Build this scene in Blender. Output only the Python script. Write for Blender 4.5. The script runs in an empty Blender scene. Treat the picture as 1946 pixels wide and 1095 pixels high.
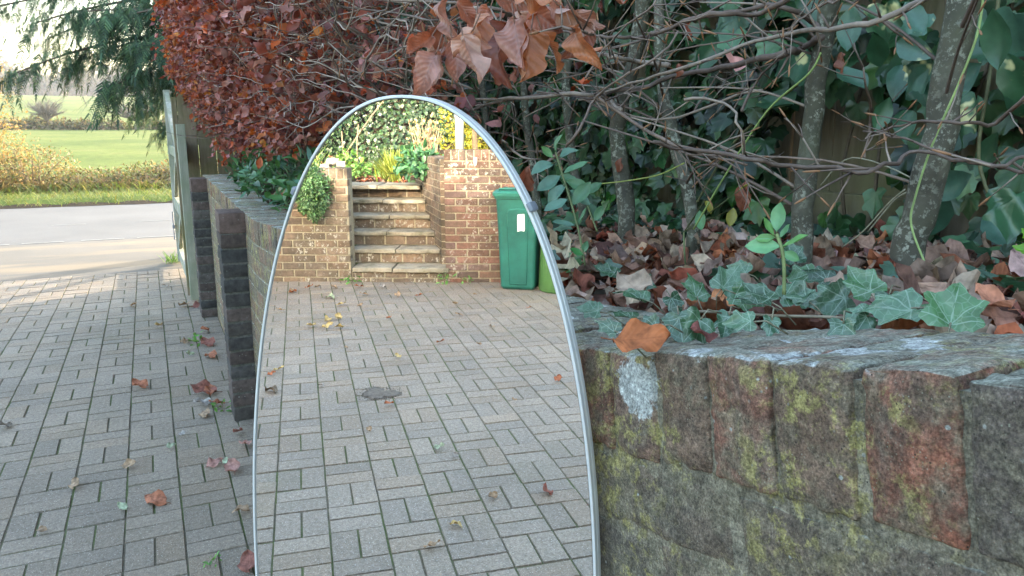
import bpy, math, random
import numpy as np
from math import sin, cos, tan, atan, atan2, pi, radians, hypot, sqrt
from mathutils import Vector, noise as mnoise

SC = bpy.context.scene
COL = SC.collection
random.seed(7)
RNG = np.random.default_rng(11)

# ------------------------------------------------------------------ camera
# world y runs along the driveway (away from the viewer), world x across it
F = 1443.0; CH = 1.5; YH = 250.0; CX, CY = 973.0, 547.5
PITCH = atan((CY - YH) / F); YAW = radians(25.4)
cam_d = bpy.data.cameras.new('camera')
cam = bpy.data.objects.new('camera', cam_d); COL.objects.link(cam)
cam.location = (0, 0, CH)
cam.rotation_euler = (pi / 2 - PITCH, 0, -YAW)
cam_d.sensor_width = 36.0
cam_d.lens = F / 1946 * 36
cam_d.clip_start = 0.02; cam_d.clip_end = 3000
SC.camera = cam

# ------------------------------------------------------------------ light
SUN_AZ = radians(62); SUN_EL = radians(15)
world = bpy.data.worlds.new('World'); SC.world = world; world.use_nodes = True
wn = world.node_tree.nodes; wl = world.node_tree.links
sky = wn.new('ShaderNodeTexSky'); sky.sky_type = 'NISHITA'; sky.sun_disc = False
sky.sun_elevation = SUN_EL; sky.sun_rotation = SUN_AZ
sky.air_density = 1.3; sky.dust_density = 3.5; sky.ozone_density = 1.0
wl.new(sky.outputs[0], wn['Background'].inputs[0]); wn['Background'].inputs[1].default_value = 0.15
sl = bpy.data.lights.new('sun', 'SUN'); sl.energy = 2.0; sl.angle = radians(0.6); sl.color = (1, .87, .68)
sun = bpy.data.objects.new('sun', sl); COL.objects.link(sun)
sd = Vector((sin(SUN_AZ) * cos(SUN_EL), cos(SUN_AZ) * cos(SUN_EL), sin(SUN_EL)))
sun.rotation_euler = sd.to_track_quat('Z', 'Y').to_euler()
sun.location = (20, 10, 12)
SC.view_settings.view_transform = 'Standard'; SC.view_settings.look = 'None'
SC.view_settings.exposure = 3.38; SC.view_settings.gamma = 1
SC.cycles.max_bounces = 8; SC.cycles.diffuse_bounces = 4; SC.cycles.transparent_max_bounces = 4
SC.cycles.glossy_bounces = 4; SC.cycles.volume_bounces = 0
SC.cycles.sample_clamp_indirect = 6
SC.cycles.caustics_reflective = False

# ------------------------------------------------------------------ surveying helpers (sight line -> real point)
def ray(px, py):
    x = (px - CX) / F; y = -(py - CY) / F
    v = (x, cos(PITCH) + y * sin(PITCH), -sin(PITCH) + y * cos(PITCH))
    c, s = cos(YAW), sin(YAW)
    return (v[0] * c + v[1] * s, -v[0] * s + v[1] * c, v[2])
def on_z(px, py, z=0.0):
    r = ray(px, py); t = (z - CH) / r[2]
    return (r[0] * t, r[1] * t, z)
def on_x(px, py, X):
    r = ray(px, py); t = X / r[0]
    return (X, r[1] * t, CH + r[2] * t)
def at_d(px, py, d):
    r = ray(px, py); return (r[0] * d, r[1] * d, CH + r[2] * d)
MA = radians(139.95); MD = (sin(MA), cos(MA)); MN = (MD[1], -MD[0])
MP = (0.400, 0.633)
def mirror_ray(px, py):
    r = ray(px, py); k = r[0] * MN[0] + r[1] * MN[1]
    t = (MP[0] * MN[0] + MP[1] * MN[1]) / k
    return (r[0] * t, r[1] * t, CH + r[2] * t), (r[0] - 2 * k * MN[0], r[1] - 2 * k * MN[1], r[2])
def mir_z(px, py, z=0.0):
    p, r = mirror_ray(px, py); t = (z - p[2]) / r[2]
    return (p[0] + r[0] * t, p[1] + r[1] * t, z)
# frame of the stepped garden wall across the driveway: u along it, d behind it
WA = (-6.883, 1.205); WE = (0.291, -0.957)
def rw(u, d, z): return (WA[0] + u * WE[0] - d, WA[1] + u * WE[1], z)

# ------------------------------------------------------------------ mesh helpers
class MB:
    def __init__(s): s.V = []; s.Fq = []; s.Ft = []; s.U = []; s.C = []; s.n = 0
    def add(s, V, F, uv=None, col=None):
        V = np.asarray(V, float).reshape(-1, 3); k = len(V)
        F = list(F) if not isinstance(F, np.ndarray) else F
        if isinstance(F, np.ndarray):
            (s.Fq if F.shape[1] == 4 else s.Ft).append(F + s.n)
        else:
            q = [f for f in F if len(f) == 4]; t = [f for f in F if len(f) == 3]
            for f in F:
                if len(f) > 4:
                    for i in range(1, len(f) - 1): t.append((f[0], f[i], f[i + 1]))
            if q: s.Fq.append(np.array(q) + s.n)
            if t: s.Ft.append(np.array(t) + s.n)
        s.V.append(V)
        s.U.append(np.zeros((k, 2)) if uv is None else np.asarray(uv, float).reshape(-1, 2))
        if col is None: c = np.ones((k, 3))
        else:
            c = np.asarray(col, float)
            c = np.tile(c, (k, 1)) if c.ndim == 1 else c
        s.C.append(c); s.n += k
        return s
    def box(s, lo, hi, col=None, frame=None, taper=None):
        x0, y0, z0 = lo; x1, y1, z1 = hi
        V = [(x0, y0, z0), (x1, y0, z0), (x1, y1, z0), (x0, y1, z0), (x0, y0, z1), (x1, y0, z1), (x1, y1, z1), (x0, y1, z1)]
        if frame: V = [frame(*v) for v in V]
        return s.add(V, [(0, 3, 2, 1), (4, 5, 6, 7), (0, 1, 5, 4), (1, 2, 6, 5), (2, 3, 7, 6), (3, 0, 4, 7)], col=col)
    def tube(s, pts, rad, sides=6, col=None, cap=True, wob=0.0):
        P = [Vector(p) for p in pts]; n = len(P)
        R = rad if hasattr(rad, '__len__') else [rad] * n
        V = []; prev = None
        for i in range(n):
            t = (P[min(i + 1, n - 1)] - P[max(i - 1, 0)])
            t = t.normalized() if t.length > 1e-9 else Vector((0, 0, 1))
            a = prev if prev is not None else (Vector((0, 0, 1)) if abs(t.z) < .9 else Vector((1, 0, 0)))
            a = (a - t * a.dot(t)); a = a.normalized() if a.length > 1e-6 else t.orthogonal().normalized(); b = t.cross(a); prev = a
            for k in range(sides):
                th = 2 * pi * k / sides
                r = R[i] * (1 + (wob * mnoise.noise(P[i] * 14 + Vector((cos(th), sin(th), 0))) if wob else 0))
                V.append(P[i] + (a * cos(th) + b * sin(th)) * r)
        Fc = []
        for i in range(n - 1):
            for k in range(sides):
                k2 = (k + 1) % sides
                Fc.append((i * sides + k, i * sides + k2, (i + 1) * sides + k2, (i + 1) * sides + k))
        if cap:
            Fc.append(tuple(range(sides))[::-1]); Fc.append(tuple((n - 1) * sides + k for k in range(sides)))
        return s.add([tuple(v) for v in V], Fc, col=col)
    def rbox(s, c, ax, half, r=0.006, n=(1, 1, 1), amp=0.0, col=None, seed=0):
        """rounded, noise-worn box: centre c, axes ax (3 unit vectors), half sizes"""
        c = np.array(c, float); A = np.array(ax, float); h = np.array(half, float)
        lines = []
        for k in range(3):
            inner = np.linspace(-h[k] + r, h[k] - r, n[k] + 1)
            lines.append(np.concatenate([[-h[k]], [-h[k] + r * .35], inner, [h[k] - r * .35], [h[k]]]))
        for k in range(3):
            i, j = [(1, 2), (2, 0), (0, 1)][k]
            gi, gj = np.meshgrid(lines[i], lines[j], indexing='ij')
            ni, nj = gi.shape
            for sg in (-1, 1):
                p = np.zeros((ni * nj, 3)); p[:, i] = gi.ravel(); p[:, j] = gj.ravel(); p[:, k] = sg * h[k]
                inn = np.clip(p, -h + r, h - r); d = p - inn
                L = np.linalg.norm(d, axis=1, keepdims=True); nr = d / np.maximum(L, 1e-9)
                q = inn + nr * r
                w = c + q @ A
                if amp:
                    nw = nr @ A
                    for m in range(len(w)):
                        v = Vector(w[m]) ; o = Vector((seed * 3.1, seed * 1.7, 0))
                        dd = mnoise.fractal(v * 22 + o, 1.0, 2.0, 4) * amp + mnoise.fractal(v * 130 + o, 1.0, 2.0, 3) * amp * .35
                        e = np.sum(np.abs(q[m]) > h - r * 1.6)
                        if e >= 2: dd -= abs(mnoise.noise(v * 45 + o)) * amp * 2.2
                        w[m] = w[m] + nw[m] * dd
                idx = np.arange(ni * nj).reshape(ni, nj)
                f = np.stack([idx[:-1, :-1], idx[1:, :-1], idx[1:, 1:], idx[:-1, 1:]], -1).reshape(-1, 4)
                if sg < 0: f = f[:, ::-1]
                s.add(w, f.copy(), col=col)
        return s
    def build(s, name, mat, parent=None, smooth=False):
        me = bpy.data.meshes.new(name)
        V = np.concatenate(s.V) if s.V else np.zeros((0, 3))
        Q = np.concatenate(s.Fq) if s.Fq else np.zeros((0, 4), int)
        T = np.concatenate(s.Ft) if s.Ft else np.zeros((0, 3), int)
        li = np.concatenate([Q.ravel(), T.ravel()]).astype(np.int32)
        me.vertices.add(len(V)); me.vertices.foreach_set('co', V.astype(np.float32).ravel())
        me.loops.add(len(li)); me.loops.foreach_set('vertex_index', li)
        tot = np.concatenate([np.full(len(Q), 4), np.full(len(T), 3)]).astype(np.int32)
        st = np.concatenate([[0], np.cumsum(tot)[:-1]]).astype(np.int32)
        me.polygons.add(len(tot)); me.polygons.foreach_set('loop_start', st)
        try: me.polygons.foreach_set('loop_total', tot)
        except Exception: pass
        uvl = me.uv_layers.new(name='UVMap')
        uvl.data.foreach_set('uv', np.concatenate(s.U)[li].astype(np.float32).ravel())
        ca = me.color_attributes.new('Col', 'FLOAT_COLOR', 'POINT')
        cc = np.concatenate(s.C); ca.data.foreach_set('color', np.c_[cc, np.ones(len(cc))].astype(np.float32).ravel())
        me.polygons.foreach_set('use_smooth', np.full(len(tot), smooth))
        me.update(calc_edges=True); me.validate()
        if isinstance(mat, (list, tuple)):
            for m_ in mat: me.materials.append(m_)
        else: me.materials.append(mat)
        o = bpy.data.objects.new(name, me); COL.objects.link(o)
        if parent is not None:
            o.parent = parent
            o.matrix_parent_inverse = parent.matrix_basis.inverted()
        return o

def empty(name, loc, label, cat, group=None):
    o = bpy.data.objects.new(name, None); COL.objects.link(o)
    o.location = loc; o.empty_display_size = .1
    return tag(o, label, cat, group)
def tag(o, label, cat, group=None, kind=None):
    if label: o['label'] = label
    if cat: o['category'] = cat
    if group: o['group'] = group
    if kind: o['kind'] = kind
    return o
def struct(o): o['kind'] = 'structure'; return o

def norm(a): return a / np.maximum(np.linalg.norm(a, axis=-1, keepdims=True), 1e-9)

def scatter(mb, tpls, P, T, N, S, C, sq=None):
    """copies of leaf templates: P place of the stalk, T tip direction, N upper side, S length, C colour"""
    P = np.asarray(P, float); T = norm(np.asarray(T, float)); N = np.asarray(N, float)
    S = np.asarray(S, float); C = np.asarray(C, float)
    Xv = norm(np.cross(T, N)); Nn = np.cross(Xv, T)
    pick = RNG.integers(0, len(tpls), len(P))
    for ti, (tv, tf, tu) in enumerate(tpls):
        m = np.where(pick == ti)[0]
        if not len(m): continue
        k = len(tv)
        w = (tv[None, :, 0:1] * Xv[m][:, None] + tv[None, :, 1:2] * T[m][:, None] + tv[None, :, 2:3] * Nn[m][:, None]) * S[m][:, None, None] + P[m][:, None]
        off = (np.arange(len(m)) * k)[:, None, None]
        mb.add(w.reshape(-1, 3), (tf[None] + off).reshape(-1, tf.shape[1]), np.tile(tu, (len(m), 1)), np.repeat(C[m], k, axis=0))
    return mb

def blade_tpl(seed, nu=2, nv=4, width=.6, fold=.3, curl=.3, wave=.05, peak=.42, point=1.0, twist=0.0):
    """simple pointed leaf (beech, laurel, dry leaf): along +y, unit length"""
    r = random.Random(seed)
    ph = r.random() * 6; c2 = curl * r.uniform(.5, 1.3); cx = r.uniform(-.5, .5)
    V = []; U = []
    for j in range(nv + 1):
        v = j / nv
        a = v ** (math.log(.5) / math.log(peak))
        w = width * .5 * max(sin(pi * a), 0) ** (.8 * point) + .004
        for i in range(-nu, nu + 1):
            u = i / nu
            x = u * w * (1 - .10 * abs(sin(v * 16)) * abs(u) ** 3)
            z = fold * abs(u) ** 1.2 * w + c2 * (v - .35) ** 2 * 1.2 * (1 if cx > -.2 else -1) + wave * sin(v * 11 + ph + u * 2.5) * abs(u) + cx * .25 * u * w * v
            tw = twist * (v - .3)
            x, z = x * cos(tw) - z * sin(tw), x * sin(tw) + z * cos(tw)
            V.append((x, v, z)); U.append((u * .5 + .5, v))
    k = 2 * nu + 1
    Fc = [(j * k + i, j * k + i + 1, (j + 1) * k + i + 1, (j + 1) * k + i) for j in range(nv) for i in range(k - 1)]
    return np.array(V), np.array(Fc), np.array(U)

IVY_OUT = [(0, 0), (.16, -.12), (.36, -.12), (.52, .02), (.47, .18), (.43, .32), (.52, .50), (.47, .60), (.34, .61), (.22, .69), (.10, .87), (0, 1.0)]
def ivy_tpl(seed, rings=1, fold=.2, wave=.05, lobes=1.0):
    r = random.Random(seed)
    half = [(x * (1 if lobes == 1 else lobes), y) for x, y in IVY_OUT]
    if rings > 1:   # densify outline
        hh = []
        for a, b in zip(half[:-1], half[1:]):
            hh += [a, ((a[0] + b[0]) / 2 * 1.03, (a[1] + b[1]) / 2)]
        half = hh + [half[-1]]
    out = half + [(-x, y) for x, y in reversed(half[1:-1])]
    out = [(x * r.uniform(.93, 1.07), y + r.uniform(-.02, .02)) for x, y in out]
    base = (0.0, 0.06); n = len(out); V = []; U = []
    sx = r.uniform(.85, 1.1); bend = r.uniform(-.15, .35); ph = r.random() * 6
    def add(x, y):
        z = fold * abs(x) * .8 - bend * (y - .3) ** 2 * .8 + wave * sin(x * 9 + y * 7 + ph) - .10 * max(0, abs(x) - .3)
        V.append((x * sx, y, z)); U.append((x + .5, y))
    add(*base)
    for k in range(1, rings + 1):
        t = k / rings
        for x, y in out: add(base[0] + (x - base[0]) * t, base[1] + (y - base[1]) * t)
    Fc = [(0, 1 + i, 1 + (i + 1) % n) for i in range(n)]
    for k in range(rings - 1):
        for i in range(n):
            i2 = (i + 1) % n; a = 1 + k * n; b = a + n
            Fc += [(a + i, b + i, b + i2), (a + i, b + i2, a + i2)]
    return np.array(V), np.array(Fc), np.array(U)

def pick_cols(cols, n, jit=.15):
    c = np.array(cols)[RNG.integers(0, len(cols), n)]
    return np.clip(c * (1 + RNG.normal(0, jit, (n, 1))) * (1 + RNG.normal(0, jit * .3, (n, 3))), .003, 1)

# ------------------------------------------------------------------ material helpers
class NT:
    def __init__(s, name):
        s.m = bpy.data.materials.new(name); s.m.use_nodes = True
        s.t = s.m.node_tree; s.n = s.t.nodes; s.bsdf = s.n['Principled BSDF']; s.out = s.n['Material Output']
        s.geo = s.n.new('ShaderNodeNewGeometry'); s.pos = s.geo.outputs['Position']
    def L(s, a, b): s.t.links.new(a, b); return s
    def noise(s, scale, detail=4, rough=.6, vec=None, dist=0.0, w=None):
        x = s.n.new('ShaderNodeTexNoise'); x.inputs['Scale'].default_value = scale; x.inputs['Detail'].default_value = detail
        x.inputs['Roughness'].default_value = rough; x.inputs['Distortion'].default_value = dist
        if w is not None: x.noise_dimensions = '4D'; x.inputs['W'].default_value = w
        s.L(vec or s.pos, x.inputs['Vector']); return x.outputs['Fac']
    def vor(s, scale, feature='F1', vec=None, rnd=1.0, out='Distance'):
        x = s.n.new('ShaderNodeTexVoronoi'); x.feature = feature; x.inputs['Scale'].default_value = scale
        x.inputs['Randomness'].default_value = rnd
        s.L(vec or s.pos, x.inputs['Vector']); return x.outputs[out]
    def ramp(s, fac, stops, interp='LINEAR'):
        x = s.n.new('ShaderNodeValToRGB'); x.color_ramp.interpolation = interp
        e = x.color_ramp.elements
        while len(e) < len(stops): e.new(0.5)
        for i, (p, c) in enumerate(stops):
            e[i].position = p
            e[i].color = (c, c, c, 1) if not hasattr(c, '__len__') else (c[0], c[1], c[2], 1)
        s.L(fac, x.inputs[0]); return x.outputs[0]
    def mix(s, fac, a, b, mode='MIX'):
        x = s.n.new('ShaderNodeMix'); x.data_type = 'RGBA'; x.blend_type = mode; x.clamp_factor = True
        for i, v in ((0, fac), (6, a), (7, b)):
            if isinstance(v, (int, float)): x.inputs[i].default_value = v if i == 0 else (v, v, v, 1)
            elif isinstance(v, tuple): x.inputs[i].default_value = (v[0], v[1], v[2], 1)
            else: s.L(v, x.inputs[i])
        return x.outputs[2]
    def math(s, op, a, b=0.0, clamp=False):
        x = s.n.new('ShaderNodeMath'); x.operation = op; x.use_clamp = clamp
        for i, v in ((0, a), (1, b)):
            if isinstance(v, (int, float)): x.inputs[i].default_value = v
            else: s.L(v, x.inputs[i])
        return x.outputs[0]
    def attr(s, name='Col'):
        x = s.n.new('ShaderNodeAttribute'); x.attribute_name = name; return x.outputs['Color']
    def uv(s):
        x = s.n.new('ShaderNodeUVMap'); y = s.n.new('ShaderNodeSeparateXYZ'); s.L(x.outputs[0], y.inputs[0]); return y.outputs[0], y.outputs[1]
    def bump(s, h, strength=.5, dist=.002):
        x = s.n.new('ShaderNodeBump'); x.inputs['Strength'].default_value = strength; x.inputs['Distance'].default_value = dist
        s.L(h, x.inputs['Height']); s.L(x.outputs[0], s.bsdf.inputs['Normal']); return x.outputs[0]
    def col(s, c):
        if isinstance(c, tuple): s.bsdf.inputs['Base Color'].default_value = (c[0], c[1], c[2], 1)
        else: s.L(c, s.bsdf.inputs['Base Color'])
        return s
    def rough(s, r, spec=.5):
        if isinstance(r, (int, float)): s.bsdf.inputs['Roughness'].default_value = r
        else: s.L(r, s.bsdf.inputs['Roughness'])
        s.bsdf.inputs['Specular IOR Level'].default_value = spec
        return s
    def translucent(s, color, fac):
        t = s.n.new('ShaderNodeBsdfTranslucent'); mx = s.n.new('ShaderNodeMixShader')
        if isinstance(color, tuple): t.inputs[0].default_value = (*color, 1)
        else: s.L(color, t.inputs[0])
        mx.inputs[0].default_value = fac
        s.L(s.bsdf.outputs[0], mx.inputs[1]); s.L(t.outputs[0], mx.inputs[2]); s.L(mx.outputs[0], s.out.inputs[0])
        return s

def leaf_mat(name, tr=.3, rough=.5, spec=.4, var=.35, scale=40, vein=None, tint=(1.2, 1.1, .7), blotch=None):
    k = NT(name); c = k.attr()
    nz = k.ramp(k.noise(scale, 3), [(.3, 1 - var), (.7, 1 + var)])
    c = k.mix(1.0, c, nz, 'MULTIPLY')
    if blotch:
        c = k.mix(k.ramp(k.noise(blotch[0], 3, vec=None), [(blotch[2], 0.0), (blotch[2] + .05, 1.0)]), c, blotch[1])
    h = None
    if vein == 'pinnate':
        u, v = k.uv(); wb_ = k.math('MULTIPLY', k.math('SUBTRACT', k.noise(45, 2), .5), .06); v = k.math('ADD', v, wb_); au = k.math('ABSOLUTE', k.math('SUBTRACT', u, .5))
        ph = k.math('MULTIPLY', k.math('SUBTRACT', v, k.math('MULTIPLY', au, .55)), 56.0)
        sn = k.math('SINE', ph)
        lines = k.ramp(sn, [(.72, 0.0), (1.0, 1.0)])
        mid = k.ramp(au, [(.0, 1.0), (.035, 0.0)])
        ln = k.math('MAXIMUM', k.math('MULTIPLY', lines, .17), mid)
        c = k.mix(k.math('MULTIPLY', ln, .35), c, k.mix(1.0, c, (.45, .40, .40), 'MULTIPLY'))
        h = k.math('ADD', k.math('MULTIPLY', sn, .5), k.math('MULTIPLY', k.noise(120, 3), .8))
        k.bump(h, .4, .0011)
    elif vein == 'ivy':
        u, v = k.uv(); x = k.math('ABSOLUTE', k.math('SUBTRACT', u, .5)); y = k.math('SUBTRACT', v, .06)
        wob = k.math('MULTIPLY', k.math('SUBTRACT', k.noise(90, 2), .5), .05)
        x = k.math('ADD', x, wob)
        r2 = k.math('SQRT', k.math('ADD', k.math('MULTIPLY', x, x), k.math('MULTIPLY', y, y)))
        thin = k.math('SUBTRACT', .014, k.math('MULTIPLY', r2, .008))
        best = None
        for ang in (0, 40, 82):
            sx, cy = sin(radians(ang)), cos(radians(ang))
            dd = k.math('ABSOLUTE', k.math('SUBTRACT', k.math('MULTIPLY', x, cy), k.math('MULTIPLY', y, sx)))
            al = k.math('ADD', k.math('MULTIPLY', x, sx), k.math('MULTIPLY', y, cy))
            pen = k.math('MULTIPLY', k.math('LESS_THAN', al, 0.0), 1.0)
            dd = k.math('ADD', dd, pen)
            # side veins along this main vein
            best = dd if best is None else k.math('MINIMUM', best, dd)
        m = k.math('LESS_THAN', best, thin)
        net = k.math('MULTIPLY', k.ramp(k.vor(120, 'DISTANCE_TO_EDGE'), [(.0, 1.0), (.08, 0.0)]), .55)
        m = k.math('MAXIMUM', m, net)
        c = k.mix(k.math('MULTIPLY', m, .5), c, (.28, .37, .29))
        k.bump(k.math('ADD', k.math('MULTIPLY', m, -.4), k.noise(110, 3)), .35, .001)
    else:
        k.bump(k.noise(scale * 2, 3), .3, .002)
    k.col(c).rough(rough, spec)
    if tr: k.translucent(k.mix(1.0, c, tint, 'MULTIPLY'), tr)
    return k.m

M = {}
M['beech'] = leaf_mat('copper_beech_leaf', .25, .55, .35, .3, 30, tint=(1.6, .9, .5))
M['beech_near'] = leaf_mat('copper_beech_leaf_veined', .22, .42, .45, .25, 60, 'pinnate', tint=(1.6, .9, .5))
M['litter'] = leaf_mat('dry_litter_leaf', .12, .8, .2, .45, 55, 'pinnate', tint=(1.3, .9, .6))
M['ivy'] = leaf_mat('ivy_leaf', .12, .30, .5, .35, 25)
M['ivy_near'] = leaf_mat('veined_ivy_leaf', .12, .27, .5, .25, 70, 'ivy')
M['varieg'] = leaf_mat('variegated_ivy_leaf', .15, .38, .5, .25, 30, blotch=(14, (.55, .52, .26), .60))
M['green'] = leaf_mat('fresh_leaf', .3, .42, .45, .2, 40)
M['conifer'] = leaf_mat('conifer_spray', .15, .6, .3, .3, 6)
M['shrub'] = leaf_mat('shrub_leaf', .35, .6, .3, .3, 5)
M['twig'] = None

def simple(name, c, rough=.6, spec=.4, metal=0, var=.2, scale=20, bump=None):
    k = NT(name)
    cc = k.mix(1.0, c if not isinstance(c, str) else k.attr(), k.ramp(k.noise(scale, 5), [(.25, 1 - var), (.75, 1 + var)]), 'MULTIPLY')
    k.col(cc).rough(rough, spec); k.bsdf.inputs['Metallic'].default_value = metal
    if bump: k.bump(k.noise(bump[0], 5), bump[1], bump[2])
    return k.m
M['twig'] = simple('twig_bark', 'Col', .65, .3, var=.35, scale=60, bump=(200, .3, .001))
def bark():
    k = NT('lichened_bark')
    c = k.ramp(k.noise(18, 5), [(.3, (.04, .037, .028)), (.55, (.085, .078, .06)), (.75, (.13, .118, .095))])
    c = k.mix(k.ramp(k.noise(9, 3), [(.45, 0.0), (.7, .6)]), c, (.05, .06, .03))
    li = k.math('MULTIPLY', k.ramp(k.noise(95, 5, .68), [(.52, 0.0), (.58, .95)]), k.ramp(k.noise(16, 3, w=3.0), [(.40, .1), (.6, 1.0)]))
    c = k.mix(li, c, k.ramp(k.noise(120, 2), [(.3, (.19, .195, .155)), (.7, (.33, .33, .27))]))
    li2 = k.ramp(k.vor(70), [(.10, 1.0), (.16, 0.0)])
    c = k.mix(k.math('MULTIPLY', li2, k.ramp(k.noise(7, 2), [(.5, 0.0), (.6, .8)])), c, (.27, .27, .22))
    k.col(c).rough(.8, .25); k.bump(k.math('ADD', k.noise(60, 5), k.math('MULTIPLY', li, .4)), .5, .003); return k.m
M['bark'] = bark()

# near garden wall brick: dark, algae-stained, with lichens
def wall_brick(name, top=False):
    k = NT(name); base = k.attr()
    nz = k.noise(35, 6, .65)
    c = k.mix(1.0, base, k.ramp(nz, [(.25, .55), (.5, 1.0), (.75, 1.5)]), 'MULTIPLY')
    dark = k.ramp(k.noise(14, 6, .7, dist=.4), [(.44, 0.0), (.62, .72)])
    c = k.mix(dark, c, k.ramp(k.noise(80, 4), [(.3, (.075, .067, .055)), (.7, (.185, .165, .135))]))
    alg = k.ramp(k.noise(19, 6, .72, dist=.3, w=3.0), [(.47, 0.0), (.58, .68)])
    c = k.mix(alg, c, k.ramp(k.noise(140, 4), [(.3, (.135, .12, .082)), (.7, (.285, .255, .185))]))
    ymask = k.math('MULTIPLY', k.ramp(k.noise(34, 8, .80, w=8.0), [(.505, 0.0), (.56, .95)]), k.ramp(k.noise(7, 3, w=2.0), [(.42, 0.0), (.56, 1.0)]))
    c = k.mix(ymask, c, k.ramp(k.noise(160, 3), [(.3, (.25, .22, .085)), (.7, (.42, .37, .16))]))
    spot = k.n.new('ShaderNodeVectorMath'); spot.operation = 'DISTANCE'; k.L(k.pos, spot.inputs[0]); spot.inputs[1].default_value = on_x(1212, 735, .42)
    sd_ = k.math('ADD', spot.outputs['Value'], k.math('MULTIPLY', k.math('SUBTRACT', k.noise(60, 5, .7), .5), .06))
    c = k.mix(k.ramp(sd_, [(.027, 1.0), (.029, 0.0)]), c, k.ramp(k.noise(200, 4), [(.3, (.36, .38, .37)), (.7, (.56, .58, .57))]))
    w1 = k.ramp(k.noise(11, 7, .66, dist=.25, w=14.0), [(.655, 0.0), (.672, 1.0)])
    c = k.mix(w1, c, k.ramp(k.noise(200, 4), [(.3, (.36, .38, .37)), (.7, (.56, .58, .57))]))
    upz = k.n.new('ShaderNodeSeparateXYZ'); k.L(k.geo.outputs['Normal'], upz.inputs[0])
    tp_ = k.math('MULTIPLY', k.ramp(upz.outputs[2], [(.55, 0.0), (.85, 1.0)]), k.ramp(k.noise(26, 6, .7, w=20.0), [(.38, .1), (.6, .8)]))
    c = k.mix(tp_, c, k.ramp(k.noise(90, 5), [(.3, (.23, .25, .205)), (.7, (.42, .45, .39))]))
    w2 = k.math('MULTIPLY', k.ramp(upz.outputs[2], [(.4, 0.0), (.8, 1.0)]), k.ramp(k.noise(13, 6, .6, dist=.2, w=31.0), [(.58, 0.0), (.60, 1.0)]))
    c = k.mix(w2, c, k.ramp(k.noise(200, 4), [(.3, (.36, .38, .37)), (.7, (.56, .58, .57))]))
    sp = k.math('MULTIPLY', k.ramp(k.vor(75), [(.09, 1.0), (.15, 0.0)]), k.ramp(k.noise(17, 3, w=5.0), [(.52, 0.0), (.6, 1.0)]))
    c = k.mix(sp, c, (.38, .40, .38))
    k.col(c).rough(.9, .2)
    pit = k.math('MULTIPLY', k.ramp(k.vor(110), [(.0, 0.0), (.22, 1.0)]), .35)
    h = k.math('ADD', k.math('ADD', k.noise(90, 9, .75), pit), k.math('ADD', k.math('MULTIPLY', w1, .25), k.math('MULTIPLY', k.noise(380, 5, .7), .7)))
    fine = k.ramp(k.noise(420, 4, .7), [(.36, .60), (.5, 1.0), (.64, 1.45)]); c = k.mix(1.0, c, fine, 'MULTIPLY'); c = k.mix(1.0, c, k.ramp(k.noise(120, 5, .75, w=6.0), [(.36, .58), (.5, 1.0), (.64, 1.5)]), 'MULTIPLY'); c = k.mix(k.math('MULTIPLY', k.ramp(k.vor(210), [(.10, 1.0), (.20, 0.0)]), k.ramp(k.noise(60, 3, w=9.0), [(.48, 0.0), (.56, .85)])), c, (.03, .028, .024)); c = k.mix(k.math('MULTIPLY', k.ramp(k.vor(330), [(.14, 1.0), (.24, 0.0)]), k.ramp(k.noise(44, 4, .7, w=12.0), [(.50, 0.0), (.60, .8)])), c, (.36, .36, .28)); k.col(c)
    k.bump(h, 1.0, .006); return k.m
M['coping'] = wall_brick('lichened_wall_brick')
def mortar(name, a, b, green=.5):
    k = NT(name)
    c = k.ramp(k.noise(60, 6, .7), [(.3, a), (.7, b)])
    c = k.mix(k.ramp(k.noise(8, 5, .65), [(.45, 0.0), (.62, green)]), c, (.05, .055, .03))
    k.col(c).rough(.95, .1); k.bump(k.noise(150, 6, .75), .9, .005); return k.m
M['mortar'] = mortar('old_mortar', (.11, .10, .08), (.34, .305, .23), .5)
M['mortar_dark'] = mortar('dark_mortar', (.06, .06, .055), (.16, .155, .14), .4)
def pier_brick():
    k = NT('dark_pier_brick')
    c = k.mix(1.0, k.attr(), k.ramp(k.noise(30, 5), [(.3, .6), (.7, 1.35)]), 'MULTIPLY')
    sp = k.math('MULTIPLY', k.ramp(k.vor(42), [(.08, 1.0), (.15, 0.0)]), k.ramp(k.noise(6, 3), [(.48, 0.0), (.6, 1.0)]))
    c = k.mix(sp, c, (.25, .26, .24))
    k.col(c).rough(.9, .2); k.bump(k.noise(70, 6), .7, .004); return k.m
M['pier'] = pier_brick()
def far_brick():
    k = NT('weathered_garden_brick')
    c = k.mix(1.0, k.attr(), k.ramp(k.noise(22, 5), [(.3, .7), (.7, 1.3)]), 'MULTIPLY')
    st = k.ramp(k.noise(3.2, 5, .65), [(.42, 0.0), (.62, .55)])
    c = k.mix(st, c, (.07, .062, .042))
    m = k.math('MULTIPLY', k.ramp(k.noise(24, 5, .74), [(.555, 0.0), (.60, 1.0)]), k.ramp(k.noise(2.2, 2, w=1.0), [(.44, 0.0), (.56, 1.0)]))
    c = k.mix(m, c, (.36, .35, .31))
    k.col(c).rough(.9, .2); k.bump(k.noise(60, 6), .6, .004); return k.m
M['far_brick'] = far_brick()
M['far_mortar'] = mortar('pale_mortar', (.22, .19, .135), (.38, .34, .255), .2)
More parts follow.
